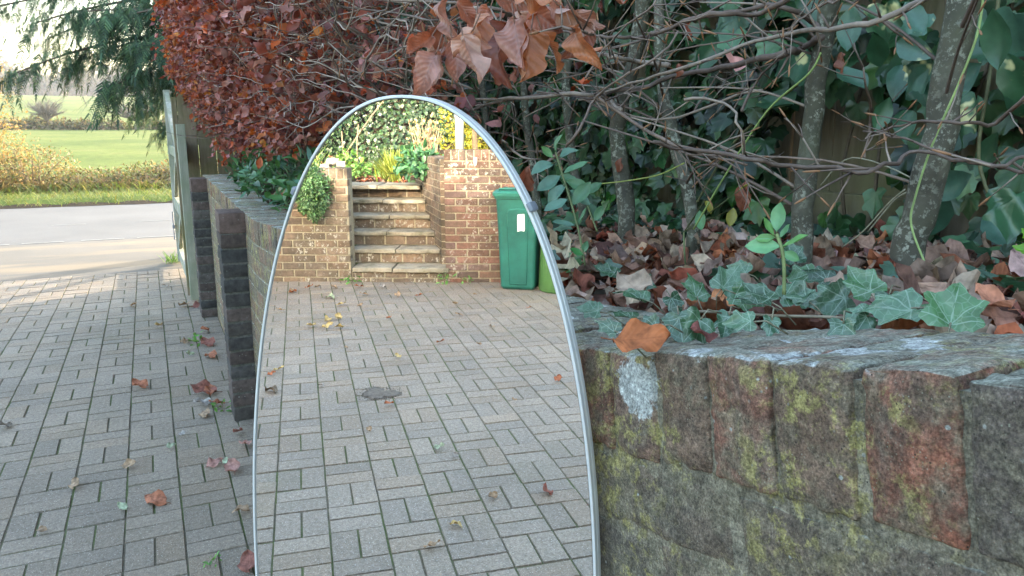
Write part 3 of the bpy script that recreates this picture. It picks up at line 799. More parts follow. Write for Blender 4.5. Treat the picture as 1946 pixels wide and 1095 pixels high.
#--PART2--
# ================================================================== hedge of copper beech behind the wall
ORD = ['first', 'second', 'third', 'fourth', 'fifth', 'sixth', 'seventh', 'eighth', 'ninth', 'tenth', 'eleventh', 'twelfth', 'thirteenth', 'fourteenth']
TX = 1.08
def tp(pts, X): return [on_x(px, py, X) for px, py in pts]
STEMS = [  # sight points, plane, radius bottom/top, label
    (tp([(1718, 500), (1740, 420), (1765, 320), (1795, 200), (1832, 0), (1860, -150)], 1.08), .026, .021, 'pale lichened beech stem leaning right, rightmost of the hedge'),
    (tp([(1524, 478), (1526, 400), (1535, 300), (1552, 160), (1580, 0), (1605, -140)], 1.08), .021, .016, 'pale lichened beech stem with a side branch, second from the right'),
    (tp([(1318, 430), (1305, 350), (1282, 270), (1262, 190), (1252, 90), (1250, -120)], 1.10), .016, .012, 'thin curved beech stem, third from the right of the hedge'),
    (tp([(1192, 408), (1180, 330), (1172, 250), (1182, 190), (1205, 120), (1222, 20), (1232, -120)], 1.12), .024, .016, 'forked grey-green beech stem, fourth from the right of the hedge'),
    (tp([(1108, 400), (1088, 310), (1080, 240), (1074, 150), (1078, 60), (1086, -120)], 1.14), .015, .011, 'straight thin beech stem, fifth from the right of the hedge'),
    (tp([(1022, 392), (1010, 300), (1000, 220), (992, 140), (1000, 40), (1005, -120)], 1.16), .014, .010, 'slender beech stem just right of the mirror top'),
    (tp([(930, 330), (924, 230), (916, 160), (915, 60), (918, -120)], 1.18), .014, .010, 'slender dark beech stem rising behind the top of the mirror'),
]
for i, yy in enumerate([3.15, 3.65, 4.2, 4.8, 5.4, 6.0, 6.6, 7.15]):
    x_ = 1.05 + random.uniform(-.06, .06)
    pts = [(x_ + random.uniform(-.03, .03) + j * .01, yy + random.uniform(-.05, .05), 1.08 + j * .35) for j in range(6)]
    STEMS.append((pts, .018, .012, 'copper beech of dense rust-brown leaves, %s counted from the gate end of the hedge' % ORD[7 - i]))
HT = []; 
for pts, r0, r1, lab in STEMS:
    base = list(pts[0]); base[2] = bedz(base[0], base[1]) - .02
    pts = [tuple(base)] + list(pts) if base[2] < pts[0][2] - .01 else list(pts)
    root = empty('beech_tree', tuple(base), lab, 'tree', 'beech stems of the hedge')
    mb = MB()
    # resample with a little wander
    P = []
    for a, b in zip(pts[:-1], pts[1:]):
        for t in (0, .33, .66): P.append(tuple(Vector(a).lerp(Vector(b), t) + Vector((mnoise.noise(Vector(a) * 9 + Vector((t, 0, 0))), mnoise.noise(Vector(a) * 7 + Vector((0, t, 3))), 0)) * .006))
    P.append(pts[-1]); n = len(P)
    mb.tube(P, [r0 * 1.25 if i == 0 else r0 + (r1 - r0) * i / n for i in range(n)], 12, wob=.22)
    HT.append(dict(root=root, pts=P, y=base[1], r=(r0, r1), br=MB(), has=False, fol=MB(), nf=0, twig=[]))
    mb.build('trunk', M['bark'], root, smooth=True)
HY = np.array([h['y'] for h in HT])
def nearest(y): return HT[int(np.argmin(np.abs(HY - y)))]
TW = [(.12, .085, .07), (.16, .115, .092), (.10, .072, .06), (.21, .165, .135)]
def smooth_pts(pts, sub=4):
    P = [Vector(p) for p in pts]; out = []
    for i in range(len(P) - 1):
        p0, p1, p2, p3 = P[max(i - 1, 0)], P[i], P[i + 1], P[min(i + 2, len(P) - 1)]
        for k in range(sub):
            t = k / sub
            out.append(.5 * ((2 * p1) + (p2 - p0) * t + (2 * p0 - 5 * p1 + 4 * p2 - p3) * t * t + (3 * p1 - p0 - 3 * p2 + p3) * t ** 3))
    out.append(P[-1]); return out
def spurs(mb, P, r, n, L=(.02, .10), bud=True, col=None):
    for _ in range(n):
        i = random.randrange(1, len(P) - 1); a = P[i]; d = (P[i + 1] - P[i - 1]).normalized()
        s = Vector(rand_dirs(1)[0]); s = (s - d * s.dot(d)).normalized(); dr = (d * random.choice((-1, 1, 1)) * random.uniform(.5, 1.2) + s).normalized()
        l = random.uniform(*L); m1 = a + dr * l * .5 + s * l * .06; e = a + dr * l
        mb.tube([a, m1, e], [r * .55, r * .42, r * .28], 4, col=col or random.choice(TW))
        if bud: mb.tube([e, e + dr * .006, e + dr * .016, e + dr * .020], [r * .3, .0016, .0012, .0003], 5, col=(.20, .10, .05))
        if random.random() < .45 and l > .06:
            for sg in (-1, 1):
                d2 = (dr + s.cross(d) * sg * .8).normalized(); e2 = m1 + d2 * l * .45
                mb.tube([m1, m1.lerp(e2, .5) + s * .004, e2], [r * .35, r * .3, r * .2], 4, col=random.choice(TW))
TWIGS = [  # surveyed bare branches: points, plane (metres across), thickness
    ([(1240, 268), (1300, 283), (1418, 299), (1477, 316), (1575, 316), (1634, 326), (1693, 310), (1752, 293), (1890, 310), (1946, 302), (2050, 296)], .80, .0034, 9),
    ([(1560, 70), (1520, 95), (1489, 104), (1398, 122), (1300, 143), (1207, 168), (1134, 179), (1042, 179), (940, 195), (889, 212)], 1.02, .0062, 9),
    ([(1770, -10), (1752, 2), (1654, 45), (1555, 55), (1437, 79), (1300, 130), (1200, 160), (1100, 190)], .95, .0045, 8),
    ([(1558, 62), (1544, 39), (1485, 14), (1379, 26), (1300, 43), (1180, 90), (1090, 98)], 1.0, .0045, 8),
    ([(1500, 0), (1430, 30), (1349, 25), (1258, 60), (1218, 69), (1170, 69), (1130, 66), (1060, 60), (960, 52)], .85, .0040, 7),
    ([(1134, 183), (1203, 234), (1280, 272), (1349, 298), (1420, 312)], .9, .0040, 5),
    ([(1020, 320), (1060, 292), (1086, 270), (1115, 219), (1134, 185), (1180, 150), (1260, 100), (1290, 60)], .85, .0034, 7),
    ([(1180, 210), (1150, 186), (1090, 180), (990, 186), (900, 190), (820, 200), (700, 205)], .95, .0055, 8),
    ([(1270, 125), (1221, 117), (1170, 110), (1137, 99), (1068, 88), (1000, 66), (940, 58)], 1.0, .0052, 6),
    ([(958, 268), (976, 288), (998, 298), (1030, 302)], .8, .0030, 3),
    ([(700, -4), (841, 2), (911, 15), (976, 27), (1020, 36), (1068, 55), (1130, 66)], .47, .0026, 6),
    ([(620, 10), (750, 25), (805, 36), (852, 44), (890, 62), (960, 62)], .47, .0022, 5),
    ([(1946, 185), (1893, 232), (1820, 235), (1770, 230), (1700, 240), (1640, 262)], .95, .0026, 5),
    ([(1300, 190), (1380, 195), (1402, 230), (1418, 300)], .85, .0026, 3),
    ([(1410, 210), (1440, 150), (1480, 110), (1500, 100)], .9, .0022, 3),
    ([(1640, 300), (1655, 230), (1645, 150), (1620, 85)], 1.2, .0026, 4),
    ([(1946, 330), (1900, 320), (1820, 300), (1720, 262), (1640, 250)], .9, .0022, 4),
    ([(1600, 0), (1540, 20), (1500, 60)], .9, .0020, 3),
    ([(1320, 210), (1360, 150), (1420, 60), (1440, 0)], 1.3, .0024, 4),
    ([(750, 100), (830, 60), (900, 0)], .55, .0018, 3),
    ([(880, 150), (960, 80), (1010, 20), (1040, -20)], .6, .0018, 4),
    ([(1110, 150), (1160, 80), (1230, 20), (1260, -10)], .7, .0020, 4),
]
for pts, X, r, ns in TWIGS:
    P = smooth_pts([on_x(px, py, X + .06 * sin(i * 2.1)) for i, (px, py) in enumerate(pts)], 4)
    h = nearest(sum(p.y for p in P) / len(P)); h['has'] = True
    c = random.choice(TW)
    P = [p + Vector((mnoise.noise(p * 30), mnoise.noise(p * 30 + Vector((5, 0, 0))), mnoise.noise(p * 30 + Vector((0, 7, 0))))) * .006 for p in P]
    h['br'].tube(P, [r * (1.1 - .55 * i / len(P)) for i in range(len(P))], 6, col=c, wob=.2)
    spurs(h['br'], P, r * .9, ns * 2)
# many finer twigs, layered nearly flat along the hedge
for _ in range(420):
    y0 = random.uniform(.45, 7.4)
    if y0 < 2.4 and random.random() < .90: continue
    h = nearest(y0); h['has'] = True
    side = random.choice((-1, 1))
    z0 = random.uniform(1.42, 2.75) if y0 > 2.2 else random.choice((random.uniform(1.62, 2.3), random.uniform(1.50, 1.95)))
    L = random.uniform(.4, 1.1); x0 = TX + random.uniform(-.1, .1)
    dx = -random.uniform(.2, .85) if random.random() < .75 else random.uniform(.1, .35)
    if y0 < 2.0 and z0 < 1.62: dx = -random.uniform(.0, .3)
    e = Vector((x0 + dx, y0 + side * L, z0 + random.uniform(-.08, .16)))
    a = Vector((x0, y0, z0)); m1 = a.lerp(e, .35) + Vector((-.02, 0, .05 * random.uniform(-1, 1))); m2 = a.lerp(e, .7) + Vector((0, 0, .06 * random.uniform(-1, 1)))
    P = smooth_pts([a, m1, m2, e], 4); r = random.uniform(.0013, .0030)
    P = [p + Vector((mnoise.noise(p * 20), mnoise.noise(p * 20 + Vector((5, 0, 0))), mnoise.noise(p * 20 + Vector((0, 7, 0))))) * .012 for p in P]
    h['br'].tube(P, [r * (1.15 - .7 * i / len(P)) for i in range(len(P))], 5, col=random.choice(TW))
    spurs(h['br'], P, r * .8, random.randint(2, 5), (.02, .11))
for h in HT:   # short side shoots springing from every stem
    for _ in range(5):
        P_ = h['pts']; p = Vector(P_[random.randrange(len(P_) // 3, len(P_) - 1)]); sg = random.choice((-1, 1))
        e = p + Vector((-random.uniform(.05, .3), sg * random.uniform(.15, .4), random.uniform(.02, .2)))
        Q = smooth_pts([p, p.lerp(e, .4) + Vector((0, 0, .02)), e], 4); r = random.uniform(.002, .0035)
        h['br'].tube(Q, [r * (1.15 - .7 * i / len(Q)) for i in range(len(Q))], 5, col=random.choice(TW)); spurs(h['br'], Q, r * .8, 3, (.02, .08)); h['has'] = True
# long pale twigs combing through the front of the leafy part
for _ in range(320):
    y0 = random.choice((random.uniform(1.6, 3.6), random.uniform(1.7, 6.6))); h = nearest(y0); z0 = random.uniform(1.5, 2.6); L = random.uniform(.35, .9)
    fx_ = .50 - .14 * min(1, max(0, (z0 - 1.45) / .75)) - random.uniform(-.04, .10)
    a = Vector((fx_ + .22, y0, z0)); e = Vector((fx_ - random.uniform(.0, .08), y0 - L * random.choice((1, 1, -.6)), z0 + random.uniform(-.05, .16)))
    P = smooth_pts([a, a.lerp(e, .3) + Vector((-.07, 0, .02)), a.lerp(e, .7) + Vector((-.03, 0, random.uniform(-.03, .05))), e], 4); r = random.uniform(.0016, .0030)
    P = [p + Vector((mnoise.noise(p * 14), mnoise.noise(p * 14 + Vector((5, 0, 0))), mnoise.noise(p * 14 + Vector((0, 7, 0))))) * .014 for p in P]
    h['br'].tube(P, [r * (1.15 - .7 * i / len(P)) for i in range(len(P))], 5, col=random.choice([(.26, .20, .165), (.32, .26, .22), (.20, .15, .125)])); h['has'] = True
    spurs(h['br'], P, r * .8, random.randint(2, 5), (.03, .12), col=(.24, .185, .15))
# forks from the surveyed stems
def front_x(y, z):
    t = min(1, max(0, (z - 1.45) / .75)); t = t * t * (3 - 2 * t)
    k = min(1, max(0, (y - 3.2) / 2.0))
    return .56 - .16 * t - k * (.08 * t)
def bottom_z(y, x): return 1.41 + .09 * max(0, 1 - abs(y - 3.9) / 1.6) + .10 * max(0, (3.4 - y)) + .07 * sin(y * 3.1) + .10 * max(0, (y - 6.4))
n = 62000
y = RNG.uniform(1.35, 7.75, n); z = RNG.uniform(1.25, 3.1, n)
dep = RNG.exponential(.20, n); fx = np.array([front_x(a, b) for a, b in zip(y, z)])
x = fx + dep - .05 + .05 * RNG.normal(0, 1, n) + .07 * np.array([mnoise.noise(Vector((0, a * 2.2, b * 2.6))) for a, b in zip(y, z)])
bz = np.array([bottom_z(a, 0) for a in y])
cl = np.array([mnoise.noise(Vector((a * 3.3, b * 3.3, c * 3.3))) for a, b, c in zip(x, y, z)])
dens = np.clip((y - 1.45) / 2.2, 0.02, 1) ** 1.15
keep = (z > bz + .05 * RNG.normal(0, 1, n)) & (RNG.random(n) < dens * np.clip(.55 + cl * 1.25, .06, 1)) & (x < 1.5)
keep &= ~((y > 7.35) & (z < 1.75))
x, y, z = x[keep], y[keep], z[keep]; n = len(x)
P = np.c_[x, y, z]
T = norm(np.c_[RNG.normal(-.35, .5, n), RNG.normal(-.1, .6, n), RNG.normal(-.55, .45, n)])
Nn = norm(np.c_[RNG.normal(-.6, .6, n), RNG.normal(-.25, .6, n), RNG.normal(.5, .6, n)])
S = RNG.uniform(.030, .062, n)
C = pick_cols(C_BEECH, n, .2) * np.array((1, .95, 1.08))
om = (RNG.random(n) < np.clip(.06 + .42 * np.clip((y - 4.6) / 2.4, 0, 1) * np.clip((.62 - x) / .3, 0, 1), 0, .5))
C[om] = pick_cols(C_BEECH_O, int(om.sum()), .2)
owner = np.argmin(np.abs(y[:, None] - HY[None]), axis=1)
for i, h in enumerate(HT):
    m = owner == i
    if m.sum():
        scatter(h['fol'], T_BEECH, P[m], T[m], Nn[m], S[m], C[m]); h['nf'] += int(m.sum())
for h in HT:
    if h['has']: h['br'].build('branches', M['twig'], h['root'], smooth=True)
    if h['nf']: h['fol'].build('foliage', M['beech'], h['root'], smooth=True)
# the near cluster of big dry leaves hanging in front: sight x, y of stalk, pixel length, droop angle, size and colour
CLUSTER = [(850, -20, 105, 95, 0), (836, 38, 120, 115, 1), (858, 70, 105, 80, 2), (842, 88, 100, 110, 0), (880, 70, 110, 70, 3), (832, 95, 110, 115, 2), (905, 30, 85, 105, 4),
           (930, 20, 100, 120, 1), (952, 40, 130, 95, 5), (976, 34, 115, 80, 2), (985, 20, 100, 60, 6), (1005, 15, 95, 35, 1), (1030, 30, 135, 110, 4), (1030, 60, 95, 60, 4),
           (960, 60, 110, 110, 1), (1010, 0, 90, 25, 5), (1060, 10, 95, 30, 3), (1085, 50, 90, 60, 4), (1120, 55, 85, 130, 1), (1075, 85, 80, 10, 4), (940, -5, 90, 10, 1), (980, -22, 85, 20, 4),
           (1048, -8, 80, 55, 2), (1090, 20, 75, 40, 0), (900, 55, 80, 125, 6), (820, 70, 70, 140, 1), (1010, 55, 120, 100, 4), (870, 0, 70, 60, 1)]
CC = [(.25, .12, .09), (.25, .095, .06), (.30, .15, .12), (.33, .19, .15), (.34, .125, .055), (.22, .085, .065), (.38, .22, .17)]
for q, (px, py, ln, ang, ci) in enumerate(CLUSTER):
    d = random.uniform(.80, .96); p = np.array(at_d(px, py, d)); a = radians(ang)
    q2 = np.array(at_d(px + ln * cos(a), py + ln * sin(a), d + random.uniform(-.03, .03)))
    Tt = q2 - p; S_ = np.linalg.norm(Tt) * .86
    view = -np.array(ray(px, py)); nn = view + RNG.normal(0, .75, 3)
    mb = MB(); scatter(mb, T_BEECH_N, [p], [Tt], [nn], [S_], [np.array(CC[ci]) * random.uniform(.85, 1.15)])
    mb.tube([Vector(p) - Vector(norm(Tt)) * .012 + Vector((0, 0, .006)), Vector(p), Vector(p) + Vector(Tt) * .1], [.0009, .0009, .0006], 4, col=(.16, .08, .05))
    mb.build('leaf', M['beech_near'], HT[2]['root'], smooth=True)
# single dry leaves clinging to bare twigs further right
for px, py, X, ln, ang in [(1005, 320, .8, 55, 110), (1600, 100, 1.2, 40, 80), (1415, 345, 1.2, 60, 95), (1290, 120, 1.0, 30, 90), (1180, 300, 1.1, 30, 100)]:
    p = np.array(on_x(px, py, X)); a = radians(ang); q2 = np.array(on_x(px + ln * cos(a), py + ln * sin(a), X))
    mb = MB(); scatter(mb, T_BEECH_N, [p], [q2 - p], [-np.array(ray(px, py)) + RNG.normal(0, .4, 3)], [np.linalg.norm(q2 - p)], [CC[1]])
    mb.build('leaf', M['beech_near'], nearest(p[1])['root'], smooth=True)

# ================================================================== ivy on the fence
def ivy_sheet(name, label, y0, y1, n, size, cols, zmax=3.75, hole=None, mat='ivy', tpl=T_IVY, depth=.22, lo=0.0, group='ivy plants on the fence', zmin=None):  # ivy carried up out of view to help shade the steps opposite
    yy = RNG.uniform(y0, y1, n); zz = RNG.uniform(1.15, zmax, n)
    lump = np.array([mnoise.noise(Vector((3, a * 1.6, b * 1.6))) for a, b in zip(yy, zz)])
    fine = np.array([mnoise.noise(Vector((9, a * 5, b * 5))) for a, b in zip(yy, zz)])
    kz = np.array([bedz(FX, a) for a in yy])
    keep = (zz > kz + .0) & (RNG.random(n) < np.clip(.75 + lump * .9 + fine * .5, .05, 1))
    if zmin is not None: keep &= zz > zmin
    if hole:
        for hy, hz, ry, rz in hole:
            e = ((yy - hy) / ry) ** 2 + ((zz - hz) / rz) ** 2 + fine * .6
            keep &= ~((e < 1) & (RNG.random(n) < .97))
    yy, zz, lump = yy[keep], zz[keep], lump[keep]; n = len(yy)
    xx = FX - .02 - np.abs(RNG.normal(0, depth * .35, n)) - np.clip(lump, 0, 1) * depth
    T = norm(np.c_[RNG.normal(-.25, .3, n), RNG.normal(0, .45, n), RNG.normal(-.85, .3, n)])
    N_ = norm(np.c_[RNG.normal(-1, .35, n), RNG.normal(-.1, .45, n), RNG.normal(.55, .4, n)])
    root = empty(name, (FX - .05, (y0 + y1) / 2, 1.2), label, 'ivy', group)
    mb = MB(); scatter(mb, tpl, np.c_[xx, yy, zz], T, N_, RNG.uniform(*size, n), pick_cols(cols, n, .22)); mb.build('foliage', M[mat], root, smooth=True)
    mb = MB()
    for _ in range(int((y1 - y0) * 9)):
        a = random.uniform(y0, y1); zb = bedz(FX, a) - .02; P = []
        for j in range(9): P.append((FX - .025 - random.uniform(0, .03), a, zb + j * .22)); a += random.uniform(-.07, .07)
        mb.tube(P, [.005 * (1 - j / 11) for j in range(9)], 5, col=(.10, .075, .05))
    mb.build('stems', M['twig'], root, smooth=True)
    return root
hole = on_x(1635, 268, FX); hole2 = on_x(1380, 90, FX); hole3 = on_x(1560, 250, FX)
ivy_sheet('ivy_plant', 'dark blue-green ivy round the bare patch of boards at the right', -.7, 1.55, 5200, (.045, .078), C_IVY, hole=[(hole[1], hole[2], .20, .13), (hole3[1], hole3[2], .16, .09), (hole2[1], hole2[2], .12, .10)])
ivy_sheet('ivy_plant', 'dense dark ivy covering the fence behind the middle beech stems', 1.5, 3.4, 4800, (.045, .075), C_IVY)
ivy_sheet('ivy_plant', 'shaded ivy behind the copper-leaved part of the hedge', 3.3, 7.2, 4600, (.05, .08), C_IVY)
# big variegated leaves, upper right
root = empty('variegated_ivy', (FX - .2, .6, 1.3), 'large-leaved ivy with cream margins at the top right of the fence', 'ivy')
VAR = [(1400, 30, 70, 110), (1372, 60, 75, 120), (1620, 10, 75, 95), (1680, 12, 60, 85), (1720, 5, 60, 60), (1890, 15, 95, 80), (1930, 30, 90, 110), (1870, 120, 105, 140), (1905, 100, 100, 60), (1850, 190, 80, 110),
       (1930, 130, 85, 80), (1700, 80, 60, 20), (1540, 105, 65, 150), (1590, 130, 60, 40), (1712, 120, 55, 100), (1740, 140, 60, 70), (1690, 185, 60, 115), (1720, 205, 50, 90), (1770, 120, 65, 130), (1450, 190, 55, 20), (1810, 60, 80, 100),
       (1880, 70, 70, 30), (1900, 250, 75, 110), (1850, 330, 70, 150), (1930, 370, 80, 100), (1800, 370, 70, 120), (1880, 400, 75, 60), (1750, 30, 60, 120), (1660, 60, 55, 80)]
mbA = MB(); mbB = MB()
for i, (px, py, ln, ang) in enumerate(VAR):
    X = random.uniform(1.22, 1.45) if px > 1500 else 1.4
    p = np.array(on_x(px, py, X)); a = radians(ang); q2 = np.array(on_x(px + ln * cos(a), py + ln * sin(a), X + random.uniform(-.04, .04)))
    Tt = q2 - p
    scatter(mbA if py < 260 else mbB, T_IVY_N if i % 3 == 0 else T_OVAL_N, [p], [Tt], [-np.array(ray(px, py)) + np.array((0, 0, .5)) + RNG.normal(0, .35, 3)], [np.linalg.norm(Tt) * 1.2], [np.array(random.choice([(.045, .11, .07), (.038, .10, .05), (.055, .12, .085), (.032, .09, .042)]))])
mbA.build('variegated_foliage', M['varieg'], root, smooth=True); mbB.build('green_foliage', M['ivy'], root, smooth=True)
mb = MB()
for pts in ([(1300, 430), (1380, 290), (1457, 212), (1536, 141), (1600, 60)], [(1900, 420), (1860, 300), (1880, 150), (1900, -20)]):
    mb = MB(); mb.tube(smooth_pts([on_x(a, b, 1.4) for a, b in pts], 5), .0035, 5, col=(.12, .12, .06)); mb.build('stem', M['twig'], root, smooth=True)
# thin green runners
def vine(label, pts, X, r, c):
    P = smooth_pts([on_x(a, b, X) if not isinstance(X, list) else on_x(a, b, X[i]) for i, (a, b) in enumerate(pts)], 6)
    mb = MB(); mb.tube(P, r, 5, col=c); 
    tag(mb.build('honeysuckle_vine', M['twig'], smooth=True), label, 'vine', 'thin climbing stems')
vine('straight pale green vine slanting up past the second beech stem', [(1318, 436), (1380, 330), (1457, 212), (1536, 141), (1560, 100)], .98, .0018, (.22, .30, .10))
vine('thin green vine twining up the rightmost leaning beech stem', [(1760, 505), (1732, 428), (1740, 373), (1772, 275), (1823, 157), (1858, 63), (1870, -20)], 1.04, .0018, (.24, .32, .12))
vine('yellow-green vine running level across the hedge foot', [(1100, 362), (1125, 352), (1190, 344), (1250, 333), (1300, 310)], 1.0, .0016, (.26, .30, .08))
vine('pale dry vine curling low between two beech stems at the right', [(1650, 440), (1700, 380), (1740, 345), (1620, 300), (1560, 352)], 1.2, .0015, (.26, .24, .17))
vine('pale straw vine rising from the litter beside the second beech stem', [(1600, 470), (1640, 440), (1690, 385), (1720, 360)], 1.15, .0014, (.28, .26, .18))

# ================================================================== litter in the bed
n = 3600
yy = np.concatenate([RNG.uniform(-.4, 1.6, 2100), RNG.uniform(1.6, 5.0, n - 2100)]); xx = .60 + (1.60 - .60) * RNG.random(n)
zz = np.array([bedz(a, b) for a, b in zip(xx, yy)]) + RNG.uniform(.0, .035, n) * np.clip((xx - .66) / .12, 0, 1) - .012 * (xx < .72)
ta = RNG.uniform(0, 2 * pi, n)
T = norm(np.c_[np.cos(ta), np.sin(ta), RNG.normal(.05, .28, n)]); Nn = norm(np.c_[RNG.normal(-.15, .45, n), RNG.normal(-.15, .45, n), np.ones(n)])
S = np.where(yy < 1.6, RNG.uniform(.045, .092, n), RNG.uniform(.045, .085, n))
mb = MB(); scatter(mb, T_LITTER, np.c_[xx, yy, zz], T, Nn, S, pick_cols(C_LITTER, n, .2))
tag(mb.build('leaf_litter', M['litter'], smooth=True), 'brown and tan fallen leaves covering the bed behind the wall', 'leaf litter', kind='stuff')
def lay_leaf(p, ang, size, col, label, tilt=.2, mat='litter', tpl=None, name='fallen_leaf', group=None, up=None):
    T = np.array((cos(ang), sin(ang), tilt)); N_ = np.array(up if up is not None else (random.uniform(-.5, .3), random.uniform(-.8, .2), 1))
    root_mb = MB(); scatter(root_mb, tpl or T_LITTER_N, [p], [T], [N_], [size], [col])
    tv = norm(T); root_mb.tube([Vector(p) - Vector(tv) * size * .22 + Vector((0, 0, .004)), Vector(p) + Vector(tv) * size * .06], [size * .012, size * .010], 4, col=np.array(col) * .7)
    return tag(root_mb.build(name, M[mat], smooth=True), label, 'fallen leaf', group)
G1 = 'large fallen leaves in the bed'
def bed_leaf(px, py, px2, py2, col, label, dz=.02, up=None, z=None):
    a = on_z(px, py, 1.31 if z is None else z); a = on_z(px, py, topz(a[1]) - .02 + dz); b = on_z(px2, py2, a[2])
    d = Vector(b) - Vector(a)
    lay_leaf(a, atan2(d.y, d.x), min(.072, max(.045, d.length * .85)), col, label, .12, group=G1, up=up)
bed_leaf(1800, 570, 1905, 560, (.37, .285, .22), 'large pale tan leaf with a spotted edge at the right end of the bed', .05, (-.35, -.75, .6))
bed_leaf(1665, 495, 1760, 535, (.33, .12, .065), 'broad orange-brown ribbed leaf at the foot of the rightmost beech stem', .05, (-.2, -.6, .7))
bed_leaf(1165, 648, 1295, 655, (.30, .10, .04), 'orange-brown folded leaf lying on the wall top below the ivy trail', .034, (-.1, -.45, .9))
bed_leaf(1355, 630, 1310, 648, (.17, .06, .05), 'small reddish crinkled leaf on the wall top under a dark ivy leaf', .026, (-.2, -.5, .8))
bed_leaf(1930, 605, 1840, 612, (.34, .17, .12), 'long pinkish leaf lying along the wall top at the right edge', .03)
bed_leaf(1920, 590, 1870, 575, (.36, .15, .09), 'salmon-coloured leaf beside the rightmost ivy leaves', .05, (-.2, -.6, .7))
bed_leaf(1575, 440, 1660, 455, (.30, .14, .09), 'ribbed brown leaf between the two right-hand beech stems', .03, (-.1, -.7, .7))
bed_leaf(1150, 495, 1090, 530, (.28, .21, .16), 'round pale dry leaf with dark veins next to the mirror edge', .03, (-.2, -.8, .5))
bed_leaf(1330, 460, 1400, 510, (.27, .20, .15), 'big tan leaf standing on edge in the middle of the litter', .05, (-.2, -.8, .5))
bed_leaf(1225, 560, 1130, 520, (.30, .225, .17), 'tall pale folded leaf behind the left end of the ivy trail', .03, (-.3, -.7, .6))
bed_leaf(1430, 540, 1365, 545, (.25, .19, .15), 'crumpled grey-tan leaf behind the middle of the ivy trail', .04, (-.2, -.7, .6))

# ================================================================== trailing ivy along the wall top
trail = empty('trailing_ivy', on_z(1490, 620, 1.30), 'ivy trailing along the back of the wall top with pale veins on blue-green leaves', 'ivy')
IV = [(1170, 522, 40, 200), (1208, 532, 34, 20), (1139, 593, 44, 190), (1170, 630, 42, 210), (1225, 570, 56, 200), (1274, 564, 42, 60), (1205, 602, 44, 190), (1326, 567, 62, 250), (1290, 600, 74, 80), (1333, 605, 48, 120),
      (1371, 550, 50, 300), (1395, 557, 50, 20), (1385, 600, 52, 100), (1447, 578, 52, 190), (1486, 567, 48, 340), (1464, 573, 66, 210), (1503, 543, 48, 60), (1536, 573, 56, 215), (1610, 565, 78, 160), (1655, 560, 70, 230),
      (1651, 600, 46, 150), (1740, 585, 104, 170), (1768, 575, 48, 30), (1805, 620, 92, 275), (1835, 570, 66, 260), (1603, 612, 44, 90), (1575, 531, 46, 200), (1510, 498, 44, 250), (1467, 606, 40, 95), (1420, 520, 40, 200), (1545, 520, 42, 160), (1690, 560, 46, 100), (1430, 612, 42, 170), (1250, 620, 40, 170)]
for px, py, ln, ang in IV:
    z0 = topz(.45) - .0 + random.uniform(.0, .02); p0 = on_z(px, py, 1.315)
    p0 = on_z(px, py, topz(p0[1]) + random.uniform(.012, .034))
    a = radians(ang); d = hypot(p0[0], p0[1], )
    view = norm(np.array(ray(px, py))); rt = norm(np.cross(view, (0, 0, 1))); up_ = np.cross(rt, view)
    S_ = ln * np.linalg.norm(np.array(p0) - np.array((0, 0, CH))) / 1443
    Tt = rt * cos(a) - up_ * sin(a) * .9 + view * (.45 * sin(a) * -1)
    Nn = -view * .75 + np.array((0, 0, .8)) + RNG.normal(0, .38, 3)
    mb = MB(); scatter(mb, T_IVY_N, [p0], [Tt], [Nn], [S_ * (random.uniform(1.0, 1.3) if ln < 60 else .95)], [np.array(random.choice(C_IVY_B)) * np.array((1, 1.02, .88)) * random.uniform(.75, 1.25)])
    e = Vector(p0); mb.tube([e + Vector(norm(Tt)) * S_ * .07, e - Vector(norm(Tt)) * .012, e - Vector(norm(Tt)) * .025 + Vector((.01, 0, -.015))], .0009, 4, col=(.16, .14, .09))
    mb.build('leaf', M['ivy_near'], trail, smooth=True)
P = smooth_pts([(on_z(px, py, 1.0), on_z(px, py, topz(on_z(px, py, 1.31)[1]) + .008))[1] for px, py in [(1165, 630), (1210, 618), (1290, 598), (1340, 592), (1420, 597), (1480, 600), (1560, 602), (1640, 606), (1720, 602), (1800, 612)]], 4)
mb = MB(); mb.tube(P, .0018, 6, col=(.17, .14, .10), wob=.3); mb.build('stem', M['twig'], trail, smooth=True)
# ground ivy between litter and fence
def ground_ivy(label, x0, x1, y0, y1, n, size=(.03, .06)):
    xx = RNG.uniform(x0, x1, n); yy = RNG.uniform(y0, y1, n); m = np.array([mnoise.noise(Vector((a * 4, b * 4, 7))) for a, b in zip(xx, yy)]) > -.05
    xx, yy = xx[m], yy[m]; n = len(xx)
    zz = np.array([bedz(a, b) for a, b in zip(xx, yy)]) + RNG.uniform(.015, .07, n)
    ta = RNG.uniform(0, 2 * pi, n); T = np.c_[np.cos(ta), np.sin(ta), RNG.normal(-.1, .3, n)]; N_ = norm(np.c_[RNG.normal(-.45, .35, n), RNG.normal(-.35, .35, n), np.ones(n)])
    root = empty('ground_ivy', ((x0 + x1) / 2, (y0 + y1) / 2, 1.28), label, 'ivy', 'low ivy on the bed')
    mb = MB(); scatter(mb, T_IVY, np.c_[xx, yy, zz], T, N_, RNG.uniform(*size, n), pick_cols(C_IVY + C_IVY_B, n, .2)); mb.build('foliage', M['ivy'], root, smooth=True)
ground_ivy('low ivy among the litter at the foot of the fence on the right', .98, 1.6, -.3, 1.1, 420)
ground_ivy('low dark ivy round the feet of the middle beech stems', 1.0, 1.6, 1.1, 3.2, 650)
ground_ivy('patch of ivy in the litter left of the second beech stem', .80, 1.05, .72, 1.0, 40, (.03, .05))
ground_ivy('small patch of ivy in the litter near the mirror', .60, .9, 1.2, 2.0, 45, (.03, .05))

